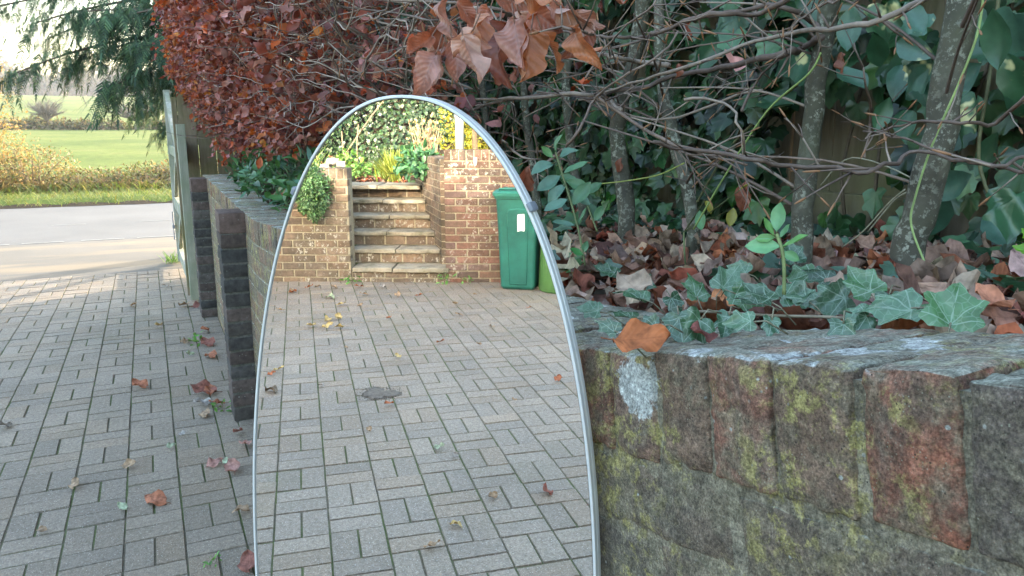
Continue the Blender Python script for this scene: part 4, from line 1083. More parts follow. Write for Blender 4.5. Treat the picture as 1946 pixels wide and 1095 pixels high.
# seedlings and small plants in the bed
def seedling(name, label, path, leaves, col, tpl=T_OVAL_N, mat='green', stem_c=(.10, .12, .05), r=.0022, cat='seedling'):
    P = [Vector(p) for p in path]; root = empty(name, tuple(P[0]), label, cat)
    mb = MB(); mb.tube(smooth_pts(P, 4), r, 6, col=stem_c); mb.build('stem', M['twig'], root, smooth=True)
    for px, py, ln, ang, cc in leaves:
        base = min(smooth_pts(P, 4), key=lambda q: (q - Vector(at_d(px, py, (q - Vector((0, 0, CH))).length))).length)
        d = (base - Vector((0, 0, CH))).length; r0 = np.array(ray(px, py)); p0 = np.array((0, 0, CH)) + r0 / np.linalg.norm(r0) * d
        view = norm(np.array(ray(px, py))); rt = norm(np.cross(view, (0, 0, 1))); up_ = np.cross(rt, view); a = radians(ang)
        Tt = rt * cos(a) - up_ * sin(a) + view * random.uniform(-.4, .3); S_ = ln * d / 1443
        mb = MB(); scatter(mb, tpl, [p0], [Tt], [-view * .6 + np.array((0, 0, .7)) + RNG.normal(0, .25, 3)], [S_], [np.array(cc if cc else col) * random.uniform(.85, 1.15)])
        b = Vector(p0); mb.tube([base, b, b + Vector(norm(Tt)) * S_ * .1], .0010, 4, col=stem_c)
        mb.build('leaf', M[mat], root, smooth=True)
p0 = on_z(1112, 505, 1.26); X0 = p0[0]
GG = (.085, .19, .10); GB = (.10, .20, .15)
seedling('evergreen_seedling', 'young evergreen shoot with broad glossy leaves growing beside the mirror', [p0, on_x(1100, 440, X0), on_x(1085, 385, X0), on_x(1068, 330, X0), on_x(1056, 290, X0)],
         [(1056, 292, 38, 280, None), (1062, 300, 40, 330, GB), (1052, 310, 48, 160, GB), (1066, 335, 52, 145, GB), (1072, 330, 52, 340, None), (1074, 350, 55, 130, GB), (1082, 362, 50, 40, GB), (1080, 380, 50, 150, GB), (1088, 390, 55, 310, None),
          (1092, 430, 45, 185, GB), (1098, 432, 42, 300, GG), (1075, 345, 46, 20, GG), (1108, 485, 30, 200, (.05, .2, .06)), (1050, 300, 30, 220, (.12, .26, .10)), (1108, 480, 24, 290, None)], GG)
p0 = on_z(1490, 560, 1.315); X0 = p0[0]
LG = (.13, .30, .09); LG2 = (.15, .33, .16)
seedling('leafy_seedling', 'bright green seedling with pointed leaves standing up behind the ivy trail', [p0, on_x(1490, 510, X0), on_x(1486, 475, X0), on_x(1476, 445, X0)],
         [(1476, 440, 52, 275, LG2), (1470, 448, 38, 230, LG), (1474, 452, 36, 170, LG), (1484, 470, 62, 175, LG2), (1488, 470, 50, 335, LG), (1482, 452, 30, 310, LG2), (1486, 480, 34, 20, LG2)], LG, stem_c=(.16, .20, .08))
p0 = on_z(1165, 480, 1.25); X0 = p0[0] + .05
seedling('evergreen_seedling', 'thin leggy shoot with a few broad leaves behind the glossy seedling', [on_x(1135, 440, X0), on_x(1120, 400, X0), on_x(1105, 360, X0), on_x(1090, 340, X0)],
         [(1110, 370, 40, 330, GG), (1115, 385, 44, 60, GB), (1100, 350, 40, 200, GG), (1130, 420, 34, 300, GG)], GG)
p0 = (1.0, 1.25, bedz(1.0, 1.25)); 
seedling('yellowing_plant', 'small plant with blotched yellow leaves at the foot of the third beech stem', [p0, (p0[0] - .01, p0[1], p0[2] + .05), (p0[0], p0[1] + .02, p0[2] + .10)],
         [(1405, 362, 30, 330, (.30, .30, .04)), (1395, 395, 36, 100, (.28, .26, .05)), (1330, 400, 40, 80, (.10, .24, .10)), (1340, 380, 28, 60, (.28, .26, .05))], (.2, .25, .06))
seedling('bright_plant', 'bright yellow-green lobed leaf at the far right edge above the litter', [(.98, .50, 1.34), (.98, .51, 1.38)],
         [(1968, 482, 34, 195, (.13, .30, .03)), (1962, 452, 22, 220, (.13, .30, .03))], (.16, .40, .03), tpl=T_IVY_N, mat='green')
# glossy plants where the far bed meets the hedge
def clump(name, label, c, r, h, n, size, cols, tpl, mat, cat='plant', group=None, stems=8, up=.6, dome=True, squash=None, part='foliage', stem_c=(.08, .06, .04), zlow=.05, extra=0):
    root = empty(name, c, label, cat, group)
    v = rand_dirs(n); v[:, 2] = np.abs(v[:, 2]) if dome else v[:, 2]
    rad = RNG.random(n) ** (.45)
    rr = np.array(r if hasattr(r, '__len__') else (r, r)); nz = np.array([1 + .35 * mnoise.noise(Vector(a * 2.3) + Vector(c)) for a in v])
    P = np.c_[v[:, 0] * rr[0] * rad * nz, v[:, 1] * rr[1] * rad * nz, v[:, 2] * h * rad * nz + zlow] + np.array(c)
    T = norm(v * .7 + rand_dirs(n) * .8 + np.array((0, 0, -.25))); N_ = norm(v * .5 + rand_dirs(n) * .5 + np.array((0, 0, up)))
    mb = MB(); scatter(mb, tpl, P, T, N_, RNG.uniform(*size, n), pick_cols(cols, n, .22)); mb.build(part, M[mat], root, smooth=True)
    if stems:
        mb = MB()
        for _ in range(stems):
            e = Vector(c) + Vector((random.uniform(-1, 1) * rr[0] * .7, random.uniform(-1, 1) * rr[1] * .7, h * random.uniform(.4, .9))); a = Vector(c) + Vector((random.uniform(-.1, .1) * rr[0], random.uniform(-.1, .1) * rr[1], -.03))
            th = max(.0015, h * .012)
            mb.tube(smooth_pts([a, a.lerp(e, .5) + Vector((random.uniform(-.1, .1) * h, random.uniform(-.1, .1) * h, .05 * h)), e], 3), [th * (1 - .7 * i / 7) for i in range(7)], 5, col=stem_c)
        mb.build('stems', M['twig'], root, smooth=True)
    return root
CG = [(.05, .13, .05), (.07, .17, .06), (.035, .10, .04), (.09, .20, .09), (.10, .20, .14)]
clump('glossy_plant', 'glossy evergreen clump spilling over the wall top left of the mirror', (.64, 3.15, 1.13), (.20, .42), .24, 330, (.04, .075), CG, T_OVAL, 'green', group='glossy clumps on the bed')
clump('glossy_plant', 'smaller glossy clump on the bed nearer the gate, beside fallen leaves', (.62, 4.4, 1.12), (.20, .55), .25, 330, (.04, .075), CG, T_OVAL, 'green', group='glossy clumps on the bed')
clump('glossy_plant', 'pale-leaved low clump tucked under the copper hedge by the end fence', (.66, 5.6, 1.12), (.18, .5), .2, 180, (.04, .07), CG, T_OVAL, 'green', group='glossy clumps on the bed')
for (px, py, a_, c, lab) in [(505, 378, 3.6, (.28, .10, .06), 'crumpled red-brown leaf among the glossy clumps left of the mirror'), (520, 386, 3.3, (.30, .12, .07), 'second red-brown leaf close to the mirror edge among glossy clumps')]:
    p = on_z(px, py, 1.16); lay_leaf((p[0], p[1], 1.17), random.random() * 6, .10, c, lab, .3, group=G1)

# ================================================================== fallen leaves on the driveway
OR = (.30, .105, .05); PK = (.33, .17, .14); RD = (.19, .065, .045); TN = (.27, .185, .115); PG = (.28, .33, .22); GY = (.26, .24, .22); YT = (.40, .30, .13); DK = (.11, .085, .06)
DL = [(316, 957, .085, OR, 'largest orange-brown curled leaf on the near driveway'), (394, 889, .065, PK, 'pinkish leaf, left one of a pair near the mirror foot'), (446, 901, .065, PK, 'pinkish leaf, right one of a pair touching the mirror edge'),
      (241, 970, .04, PG, 'small pale green leaf left of the largest orange leaf'), (232, 888, .05, TN, 'flat tan leaf in the middle of the near driveway'), (412, 746, .085, RD, 'dark red leaf in the heap at the foot of the nearer pier'),
      (400, 752, .06, OR, 'orange leaf tucked under the dark red leaf by the nearer pier'), (405, 768, .06, GY, 'pale grey leaf beside the nearer pier'), (428, 768, .05, OR, 'orange sliver of leaf against the nearer pier'),
      (386, 784, .055, TN, 'tan curled leaf in front of the nearer pier'), (278, 738, .065, OR, 'lone orange-brown leaf in the middle of the driveway'), (456, 820, .06, RD, 'red-brown leaf between pier foot and mirror'),
      (470, 842, .06, PK, 'pale pink leaf half behind the mirror edge'), (20, 806, .07, DK, 'mossy brown curled leaf at the left edge'), (316, 852, .035, PG, 'small greenish leaf upright on the paving'),
      (393, 674, .07, OR, 'orange leaf below the farther pier'), (405, 657, .07, RD, 'red leaf lying against the wall between the piers'), (362, 648, .05, TN, 'light brown leaf left of the wall between the piers'),
      (390, 628, .06, OR, 'orange-tan leaf just past the farther pier foot'), (352, 580, .07, TN, 'tan leaf beside the gate foot'), (364, 584, .07, RD, 'brown leaf lying against the foot of the farther pier'),
      (306, 619, .05, YT, 'yellow-tan leaf out on the paving level with the farther pier'), (430, 884, .035, PG, 'small green leaf next to the pinkish pair'), (474, 1088, .07, RD, 'red-brown leaf at the bottom edge by the mirror'),
      (475, 972, .05, TN, 'tan leaf peeping out at the left edge of the mirror'), (369, 674, .04, PG, 'pale leaf scrap left of the orange leaf between the piers'), (320, 544, .05, GY, 'whitish scrap near the gate'), (255, 580, .05, TN, 'brown speck of a leaf far out on the paving'),
      (90, 1010, .03, TN, 'tiny brown leaf scrap at the near left'), (140, 930, .05, TN, 'weathered leaf lying in a joint at the near left'), (345, 830, .03, GY, 'grey leaf scrap in the shade near the mirror')]
for px, py, s, c, lab in DL:
    p = on_z(px, py, .008); lay_leaf((p[0], p[1], .014), random.random() * 6.3, s * (1.35 if py > 800 else 1.75), np.array(c) * random.uniform(1.05, 1.3) * .85 + .03, lab, .2, group='leaves fallen on the driveway')
RL = [(600, 618, .08, YT), (618, 610, .08, YT), (637, 622, .08, YT), (612, 624, .08, YT), (640, 607, .07, YT), (635, 567, .09, PG), (550, 555, .08, OR), (560, 552, .07, TN), (580, 548, .07, OR), (600, 546, .07, TN), (525, 747, .09, DK), (520, 705, .06, YT), (508, 714, .05, OR),
      (823, 853, .05, PG), (860, 871, .035, GY), (805, 1041, .055, TN), (855, 997, .045, YT), (1045, 943, .065, RD), (945, 940, .05, TN), (940, 622, .05, TN), (760, 680, .05, YT), (830, 652, .05, OR), (915, 655, .04, TN), (1060, 725, .06, OR), (745, 766, .06, OR),
      (700, 560, .07, TN), (755, 565, .08, TN), (790, 563, .06, OR), (880, 600, .06, TN), (640, 580, .07, YT), (680, 583, .06, TN), (735, 605, .06, OR), (870, 578, .06, TN), (690, 545, .08, OR), (640, 549, .08, TN), (730, 548, .08, GY), (1000, 585, .05, OR), (900, 560, .05, TN), (540, 590, .06, TN), (660, 660, .04, TN), (700, 820, .035, TN), (980, 760, .04, TN), (615, 735, .04, GY)]
for px, py, s, c in RL:
    p = mir_z(px, py, .01); lay_leaf((p[0], p[1], .014), random.random() * 6.3, s * 1.15, np.array(c) * random.uniform(.9, 1.15), None, .15, group='leaves lying in front of the brick steps').__setitem__('label', 'little dry leaf scattered on the sunnier paving shown in the mirror')
# small weeds at the wall foot
def weed(p, label, h=.09, n=14, cols=((.10, .24, .05), (.13, .28, .07))):
    clump('weed', label, p, h * .9, h, n, (h * .35, h * .65), list(cols), T_OVAL, 'green', 'weed', 'weeds in the paving', 2, zlow=.01)
p = on_z(424, 783, 0); weed((p[0], p[1], 0), 'tiny weed sprouting at the foot of the nearer pier', .06)
p = on_z(378, 655, 0); weed((p[0], p[1], 0), 'thin grassy weed in the paving joint below the farther pier', .08)
p = on_z(405, 1075, 0); weed((p[0], p[1], 0), 'small weed in a paving joint at the bottom near the mirror', .03)
p = on_z(342, 497, 0)
root = empty('grass_tuft', (p[0], p[1], 0), 'bright tuft of grass at the gate foot where paving meets tarmac', 'grass tuft')
n = 90; mb = MB(); aa = RNG.uniform(0, 2 * pi, n)
scatter(mb, T_BLADE, np.c_[p[0] - .05 + RNG.normal(0, .07, n), p[1] + RNG.normal(0, .06, n), np.zeros(n)], np.c_[np.cos(aa) * .5, np.sin(aa) * .5, np.ones(n)], np.c_[np.cos(aa), np.sin(aa), np.zeros(n)], RNG.uniform(.06, .18, n), pick_cols([(.12, .24, .05), (.17, .28, .07)], n)); mb.build('blades', M['blade'], root)

# ================================================================== across the driveway (seen in the mirror): steps and walls
FB = [(.155, .115, .085), (.138, .103, .077), (.118, .089, .069), (.175, .122, .086), (.15, .117, .09)]
FBR = [(.175, .098, .076), (.152, .088, .072), (.122, .08, .07), (.19, .10, .076), (.142, .094, .084)]
DX = np.array((-1.0, 0, 0)); UX = np.array((WE[0], WE[1], 0)); NX = np.array((WE[1], -WE[0], 0))   # along wall, and square to it (towards the garden)
def brick_wall_face(parent, u0, u1, ztop, d0=0.0, cols=FB, along='u', thick=.10, soldier=True, zbot=-.03):
    mb = MB(); mm = MB(); L = u1 - u0; q = 0
    def fr(s, dd, z):
        return np.array(rw(u0 + s, d0, z)) + NX * dd if along == 'u' else np.array(rw(u0, d0 + s, z)) + UX * dd
    e1 = UX if along == 'u' else DX; e2 = NX if along == 'u' else UX
    zs = zbot; top = ztop - (.108 if soldier else 0); nC = int(round((top - zbot) / .075)); ph = (top - zbot) / nC
    for c in range(nC):
        s = -(0.1125 if c % 2 else 0) * 1.0
        while s < L:
            a, b = max(s, 0), min(s + .215, L)
            if b - a > .03:
                col = np.array(random.choice(cols)) * random.uniform(.75, 1.2)
                mb.rbox(fr((a + b) / 2, thick / 2, zbot + ph * (c + .5)), (e1, e2, (0, 0, 1)), ((b - a) / 2 - .002, thick / 2 + random.uniform(-.001, .002), ph / 2 - .006), .005, (1, 1, 1), 0, col, q); q += 1
            s += .228
    if soldier:
        s = 0
        while s < L - .03:
            b = min(s + .066, L); col = np.array(random.choice(cols)) * random.uniform(.8, 1.2)
            mb.rbox(fr((s + b) / 2, .1075, ztop - .052), (e1, e2, (0, 0, 1)), ((b - s) / 2 - .002, .1075, .051), .006, (1, 1, 1), 0, col, q); q += 1; s += .0755
    A_ = [fr(0.004, .008, zbot), fr(L - .004, .008, zbot), fr(L - .004, .208, zbot), fr(.004, .208, zbot)]
    tz = ztop - .006
    V = [tuple(a) for a in A_] + [(a[0], a[1], tz) for a in A_]
    mm.add(V, [(0, 1, 5, 4), (1, 2, 6, 5), (2, 3, 7, 6), (3, 0, 4, 7), (4, 5, 6, 7)])
    b_ = mb.build('brickwork', M['far_brick'], parent); mm.build('mortar_core', M['far_mortar'], parent); return b_
lw = empty('retaining_wall', rw(-.4, 0, 0), 'pale brown brick retaining wall left of the steps in the mirror, a cushion plant over its top', 'wall')
brick_wall_face(lw, -2.2, .775, 1.145)
brick_wall_face(lw, .775 - .0, 2.0, 1.05, d0=.22, along='d_', soldier=False) if False else None
rwl = empty('retaining_wall', rw(2.6, 0, 0), 'taller red-brown brick retaining wall with white lichen right of the steps in the mirror', 'wall')
brick_wall_face(rwl, 1.735, 5.2, 1.325, cols=FBR)
mb = MB()
def side_wall(parent, u, d0, d1, ztop, thick, cols):
    mb = MB(); mm = MB(); q = 0; nC = int(round(ztop / .075)); ph = ztop / nC
    for c in range(nC):
        s = d0 - (.1125 if c % 2 else 0)
        while s < d1:
            a, b = max(s, d0), min(s + .215, d1)
            if b - a > .03:
                mb.rbox(np.array(rw(u, (a + b) / 2, ph * (c + .5))) + UX * thick / 2, (DX, UX, (0, 0, 1)), ((b - a) / 2 - .001, thick / 2, ph / 2 - .005), .005, (1, 1, 1), 0, np.array(random.choice(cols)) * random.uniform(.7, 1.1), q); q += 1
            s += .225
    V = [np.array(rw(u, d, z)) + UX * w for (d, w, z) in ((d0 + .005, .008, -.03), (d1 - .005, .008, -.03), (d1 - .005, thick - .008, -.03), (d0 + .005, thick - .008, -.03), (d0 + .005, .008, ztop - .006), (d1 - .005, .008, ztop - .006), (d1 - .005, thick - .008, ztop - .006), (d0 + .005, thick - .008, ztop - .006))]
    mm.add(V, [(0, 1, 5, 4), (1, 2, 6, 5), (2, 3, 7, 6), (3, 0, 4, 7), (4, 5, 6, 7)])
    mb.build('side_brickwork', M['far_brick'], parent); mm.build('side_mortar', M['far_mortar'], parent)
side_wall(rwl, 1.735, .225, 1.95, 1.235, .215, [(.14, .10, .075), (.12, .09, .07), (.16, .11, .08)])
side_wall(lw, .56, .225, 1.95, 1.05, .215, FB)
steps = empty('garden_steps', rw(1.24, 0, 0), 'flight of six brick steps with stone slab treads between the two retaining walls', 'steps')
U0, U1 = .778, 1.732
for i in range(6):
    d0 = i * .30; zb = .0 if i == 0 else .0; zr0 = 0 if i == 0 else .147 * i - .002; zt = .147 * (i + 1) + .003
    mb = MB()
    # riser of one and a half courses
    zz0 = (.147 * i + .003) if i else -.02; zz1 = zt - .046
    nC = 2 if i == 0 else 1; ph = (zz1 - zz0) / nC
    for c in range(nC):
        s = U0 - (.11 if (i + c) % 2 else .03)
        while s < U1:
            a, b = max(s, U0), min(s + .215, U1)
            if b - a > .02: mb.rbox(np.array(rw((a + b) / 2, d0, zz0 + ph * (c + .5))) + NX * .05, (UX, NX, (0, 0, 1)), ((b - a) / 2 - .004, .05, ph / 2 - .004), .005, (1, 1, 1), 0, np.array(random.choice(FB)) * random.uniform(.85, 1.15), i * 9 + c)
            s += .225
    r_ = mb.build('riser', M['far_brick'], steps)
    mm = MB(); mm.add([np.array(rw(u, d0, z)) + NX * w for (u, w, z) in ((U0, .006, zz0), (U1, .006, zz0), (U1, .30, zz0), (U0, .30, zz0), (U0, .006, zz1), (U1, .006, zz1), (U1, .30, zz1), (U0, .30, zz1))], [(0, 1, 5, 4), (1, 2, 6, 5), (2, 3, 7, 6), (3, 0, 4, 7), (4, 5, 6, 7)])
    mm.build('riser_mortar', M['far_mortar'], r_)
    um = U0 + (U1 - U0) * random.uniform(.42, .56)
    for a, b in ((U0 + .002, um - .004), (um + .004, U1 + (.03 if i == 0 else -.004))):
        mb = MB(); dz = random.uniform(-.004, .004)
        mb.rbox(np.array(rw((a + b) / 2, d0 - .03 + random.uniform(-.012, .008), zt - .023 + dz)) + NX * .19, (UX, NX, (0, 0, 1)), ((b - a) / 2, .19 if i < 5 else .30, .023), .007, (8, 4, 1), .005, None, i * 3 + int(a * 10))
        mb.build('tread', M['slab'], steps, smooth=True)
# upper garden
def garden_z(u, d):
    z = 1.04 if u < .8 else 1.16
    path = max(0, 1 - abs(u - 1.25) / 1.0) if d > 1.7 else 0
    z = z + (.86 - z) * min(1, path * 1.6)
    if d > 3.9: z += (d - 3.9) * .9
    return min(z, 4.2) + .04 * mnoise.noise(Vector((u * 2, d * 2, 0)))
us = np.linspace(-6, 9, 76); ds = np.concatenate([[.205], np.linspace(.4, 8, 39)]); V = [rw(u, d, garden_z(u, d)) for d in ds for u in us]; n = len(us); Fc = []
for j in range(len(ds) - 1):
    for i in range(n - 1):
        if ds[j + 1] < 2.1 and us[i + 1] > .70 and us[i] < 1.85: continue
        Fc.append((j * n + i, j * n + i + 1, (j + 1) * n + i + 1, (j + 1) * n + i))
mb = MB(); mb.add(V, Fc); struct(mb.build('garden_terrace', M['soil'], smooth=True))
mb = MB(); n = 500; uu = RNG.uniform(.2, 2.3, n); dd = RNG.uniform(2.1, 4.2, n); ta = RNG.uniform(0, 6.3, n)
scatter(mb, T_LITTER, np.array([rw(a, b, garden_z(a, b) + .02) for a, b in zip(uu, dd)]), np.c_[np.cos(ta), np.sin(ta), RNG.normal(0, .2, n)], np.c_[RNG.normal(0, .3, (n, 2)), np.ones(n)], RNG.uniform(.05, .1, n), pick_cols(C_LITTER, n))
tag(mb.build('leaf_litter', M['litter'], smooth=True), 'dry leaves on the ground at the top of the steps', 'leaf litter', kind='stuff')
# ivy bank beyond the steps
n = 20000; uu = RNG.uniform(-2.5, 5.5, n); zz = RNG.uniform(1.0, 3.4, n)
lump = np.array([mnoise.noise(Vector((a * 1.5, b * 1.5, 3))) for a, b in zip(uu, zz)])
dd = 4.0 + (zz - 1.0) * .42 - .30 * lump - np.abs(RNG.normal(0, .10, n))
P = np.array([rw(a, b, c) for a, b, c in zip(uu, dd, zz)])
T = norm(np.c_[RNG.normal(.35, .3, n), RNG.normal(0, .4, n), RNG.normal(-.8, .3, n)]); N_ = norm(np.c_[RNG.normal(.9, .4, n), RNG.normal(.2, .45, n), RNG.normal(.6, .4, n)])
root = empty('ivy_bank', rw(1, 4, 1), 'tall sunlit bank of ivy at the top of the reflected garden', 'ivy')
mb = MB(); scatter(mb, T_IVY, P, T, N_, RNG.uniform(.038, .066, n), pick_cols([(.024, .052, .02), (.034, .066, .027), (.019, .042, .018), (.042, .078, .034), (.056, .092, .048)], n, .2)); mb.build('foliage', M['ivy'], root, smooth=True)
mb = MB()
for (a, b) in (((.9, 3.75, 1.05), (1.9, 4.3, 2.25)), ((.6, 3.7, .95), (.5, 3.85, 1.7)), ((1.0, 3.6, .9), (.95, 3.75, 1.5)), ((1.15, 3.6, .9), (1.2, 3.8, 1.6))):
    a = Vector(rw(*a)); b = Vector(rw(*b)); mb.tube(smooth_pts([a, a.lerp(b, .5) + Vector((.04, .02, .03)), b], 4), .011, 6, col=(.22, .16, .10))
mb.build('stems', M['twig'], root, smooth=True)
def rclump(name, label, u, d, z, ru, rd, h, n, size, cols, tpl, mat, cat='plant', **kw):
    return clump(name, label, rw(u, d, z), (rd, ru), h, n, size, cols, tpl, mat, cat, **kw)
rclump('yellow_shrub', 'bright yellow-leaved shrub behind the tall brick wall by the steel pole', 2.52, 1.75, 1.10, .52, .42, 1.25, 3600, (.035, .06), [(.36, .33, .03), (.40, .37, .06), (.24, .26, .035), (.32, .30, .04)], T_OVAL, 'shrub', 'shrub', stems=14)
rclump('cushion_plant', 'rounded small-leaved green plant hanging over the left retaining wall', .42, -.04, .82, .18, .22, .27, 4600, (.022, .042), [(.10, .20, .08), (.14, .26, .11), (.07, .15, .06), (.19, .31, .15)], T_OVAL, 'green', stems=6, dome=False, zlow=.10)
rclump('draping_plant', 'large-leaved green plant draping over the side wall at the top of the steps', 1.72, 1.35, .98, .28, .50, .30, 420, (.07, .12), [(.06, .17, .06), (.08, .20, .09), (.045, .13, .05), (.10, .23, .11)], T_OVAL, 'green', stems=6)
rclump('fern_plant', 'fresh green leafy plant at the back of the path, left of the steps top', .98, 3.0, .93, .25, .2, .30, 160, (.06, .11), [(.14, .28, .06), (.18, .34, .08)], T_OVAL, 'green', stems=4)
rclump('low_plant', 'low green ground plant along the path edge below the ivy bank', 1.05, 2.75, .88, .55, .25, .10, 200, (.04, .09), [(.10, .22, .05), (.16, .26, .08)], T_OVAL, 'green', stems=0)
def tuft(name, label, c, n, L, spread, cols, cat='grass tuft', w=1.0, part='blades', mat='blade'):
    root = empty(name, c, label, cat); aa = RNG.uniform(0, 2 * pi, n); k = RNG.random(n)[:, None]
    mb = MB(); scatter(mb, T_BLADE, np.array(c) + np.c_[RNG.normal(0, spread * .3, (n, 2)), np.zeros(n)], np.c_[np.cos(aa)[:, None] * k * .9, np.sin(aa)[:, None] * k * .9, np.ones((n, 1))], np.c_[np.cos(aa), np.sin(aa), np.full(n, -.3)], RNG.uniform(L * .5, L, n), pick_cols(cols, n)); mb.build(part, M[mat], root); return root
tuft('ornamental_grass', 'feathery yellow-green grass tuft beside the draping plant above the steps', rw(1.58, 2.7, .85), 520, .50, .26, [(.22, .27, .05), (.28, .32, .08), (.18, .25, .06)])
tuft('strap_leaf_plant', 'pale strap-leaved plant on top of the left retaining wall', rw(.45, .75, 1.03), 60, .42, .16, [(.24, .34, .08), (.34, .42, .14), (.16, .26, .07)], 'plant')
# dried hydrangea
root = empty('dry_hydrangea', rw(1.85, 2.6, .95), 'dead brown stems of a dried hydrangea left of the yellow shrub', 'shrub'); mb = MB(); mf = MB()
for _ in range(46):
    a = Vector(rw(1.98 + random.uniform(-.10, .10), 2.6 + random.uniform(-.12, .12), .9)); e = a + Vector((random.uniform(-.18, .18), random.uniform(-.17, .17), random.uniform(.45, .78)))
    mb.tube(smooth_pts([a, a.lerp(e, .5) + Vector((0, 0, .05)), e], 3), [.006, .006, .006, .005, .005, .004, .004], 5, col=random.choice([(.36, .26, .16), (.30, .21, .13), (.40, .30, .20)]))
    k = 1; scatter(mf, T_LITTER, np.array(e)[None] + RNG.normal(0, .04, (k, 3)), rand_dirs(k), rand_dirs(k), RNG.uniform(.05, .085, k), pick_cols([(.46, .34, .18), (.38, .27, .13), (.5, .42, .2)], k))
mb.build('stems', M['twig'], root, smooth=True); mf.build('flower_heads', M['litter'], root, smooth=True)
# bare trunk behind the wall
mb = MB(); a = Vector(rw(2.25, .9, 1.1)); root = empty('small_tree', tuple(a), 'slim bare tan trunk in front of the yellow shrub', 'tree')
mb.tube(smooth_pts([a, a + Vector((0, .01, .4)), a + Vector((-.03, .03, .8)), a + Vector((-.02, 0, 1.5))], 4), .03, 8, col=(.32, .22, .13), wob=.3); mb.build('trunk', M['twig'], root, smooth=True)
# steel pole
c = Vector(rw(1.96, .32, 1.1)); root = empty('steel_pole', tuple(c), 'grey galvanised steel flue pole rising behind the tall brick wall', 'pole')
mb = MB(); mb.tube([c, c + Vector((0, 0, .95))], .045, 20); mb.build('tube', M['galv'], root, smooth=True)
mb = MB(); mb.tube([c + Vector((0, 0, .53)), c + Vector((0, 0, .545)), c + Vector((0, 0, .57)), c + Vector((0, 0, .58))], [.046, .053, .053, .046], 20); mb.build('collar', M['galv'], root, smooth=True)
# small white fitting on the wall
q = np.array(rw(2.047, 0, 1.222)) - NX * .010
root = empty('wall_light', tuple(q), 'small white plastic fitting near the top of the tall brick wall', 'wall fitting')
mb = MB(); mb.rbox(q, (UX, NX, (0, 0, 1)), (.017, .009, .028), .004); mb.build('housing', M['plastic_white'], root, smooth=True)
mb = MB(); mb.rbox(q + np.array((0, 0, -.040)) - NX * .004, (UX, NX, (0, 0, 1)), (.011, .008, .010), .005); mb.build('sensor', M['plastic_white'], root, smooth=True)
mb = MB(); p = Vector(rw(.62, .62, 1.03))
for k in range(5): mb.rbox(p + Vector((random.uniform(-.08, .08), random.uniform(-.12, .12), .04 + .03 * k)), ((cos(k), sin(k), 0), (-sin(k), cos(k), 0), (0, 0, 1)), (.06, .05, .035), .02, (2, 2, 2), .01, None, k)
tag(mb.build('rubble_stones', M['stone'], smooth=True), 'pale stones beside the strap-leaved plant', 'stones')
for u, lab in ((.77, 'bright weed at the foot of the left wall by the steps'), (1.72, 'bright weed at the right end of the lowest step'), (1.93, 'small dark weed at the foot of the tall brick wall')):
    p = rw(u, -.05, 0); weed(p, lab, .10 if u != 1.93 else .07, 18)
# wheelie bin
def rrect(w, d, r, n=5):
    pts = []
    for cx, cy, a0 in ((w / 2 - r, d / 2 - r, 0), (-w / 2 + r, d / 2 - r, 90), (-w / 2 + r, -d / 2 + r, 180), (w / 2 - r, -d / 2 + r, 270)):
        for k in range(n + 1):
            a = radians(a0 + 90 * k / n); pts.append((cx + r * cos(a), cy + r * sin(a)))
    return pts
def loft(mb, secs, fr, cap=True):
    m = len(secs[0][0]); V = []
    for pts, z, off in secs: V += [fr(x, y + off, z) for x, y in pts]
    Fc = []
    for j in range(len(secs) - 1):
        for i in range(m):
            i2 = (i + 1) % m; Fc.append((j * m + i, j * m + i2, (j + 1) * m + i2, (j + 1) * m + i))
    if cap: Fc += [tuple(range(m))[::-1], tuple((len(secs) - 1) * m + i for i in range(m))]
    mb.add(V, Fc)
FLc = np.array((-5.889, -.896)); FRc = np.array((-5.730, -1.194)); ew = norm(FRc - FLc); ef_ = np.array((-ew[1], ew[0])) 
if ef_[0] < 0: ef_ = -ef_
bc = (FLc + FRc) / 2 - ef_ * .20
def bf(w, f, z): return (bc[0] + ew[0] * w + ef_[0] * f, bc[1] + ew[1] * w + ef_[1] * f, z)
wb = empty('wheelie_bin', (bc[0], bc[1], 0), 'dark teal-green wheelie bin with a torn white label against the tall brick wall', 'bin')
mb = MB(); loft(mb, [(rrect(.31, .36, .03), .005, 0), (rrect(.335, .39, .035), .03, 0), (rrect(.37, .45, .04), .55, .0), (rrect(.40, .49, .04), .875, .0), (rrect(.43, .52, .045), .88, 0), (rrect(.435, .525, .045), .915, 0)], bf); mb.build('body', M['bin'], wb, smooth=False)
mb = MB()   # raised arched panel on the front
V = []; pan = [(-.085, .05), (.085, .05), (.105, .70), (.098, .755), (.075, .785), (.0, .795), (-.075, .785), (-.098, .755), (-.105, .70)]
fz = lambda z: .195 + (z - .03) / .52 * .03 if z < .55 else .225 + (z - .55) / .325 * .02
for o, s in ((.001, 1.0), (.009, .93)): V += [bf(.012 + x * s, fz(z) + o, .42 + (z - .42) * (1 - (1 - s) * .35)) for x, z in pan]
m = len(pan); mb.add(V, [(i, (i + 1) % m, m + (i + 1) % m, m + i) for i in range(m)] + [tuple(m + i for i in range(m))]); mb.build('front_panel', M['bin'], wb)
mb = MB(); lab_ = [(-.012, .735), (.052, .742), (.056, .60), (.05, .575), (.02, .582), (-.016, .572), (-.014, .64), (-.01, .66), (-.016, .70)]
V = [bf(.028 + x, fz(z) + .0125, z) for x, z in lab_] + [bf(.028 + x, fz(z) + .006, z) for x, z in lab_]; m = len(lab_)
mb.add(V, [tuple(range(m))[::-1]] + [(i, (i + 1) % m, m + (i + 1) % m, m + i) for i in range(m)]); lo_ = mb.build('label', M['label'], wb); lo_['label'] = 'torn white paper label'
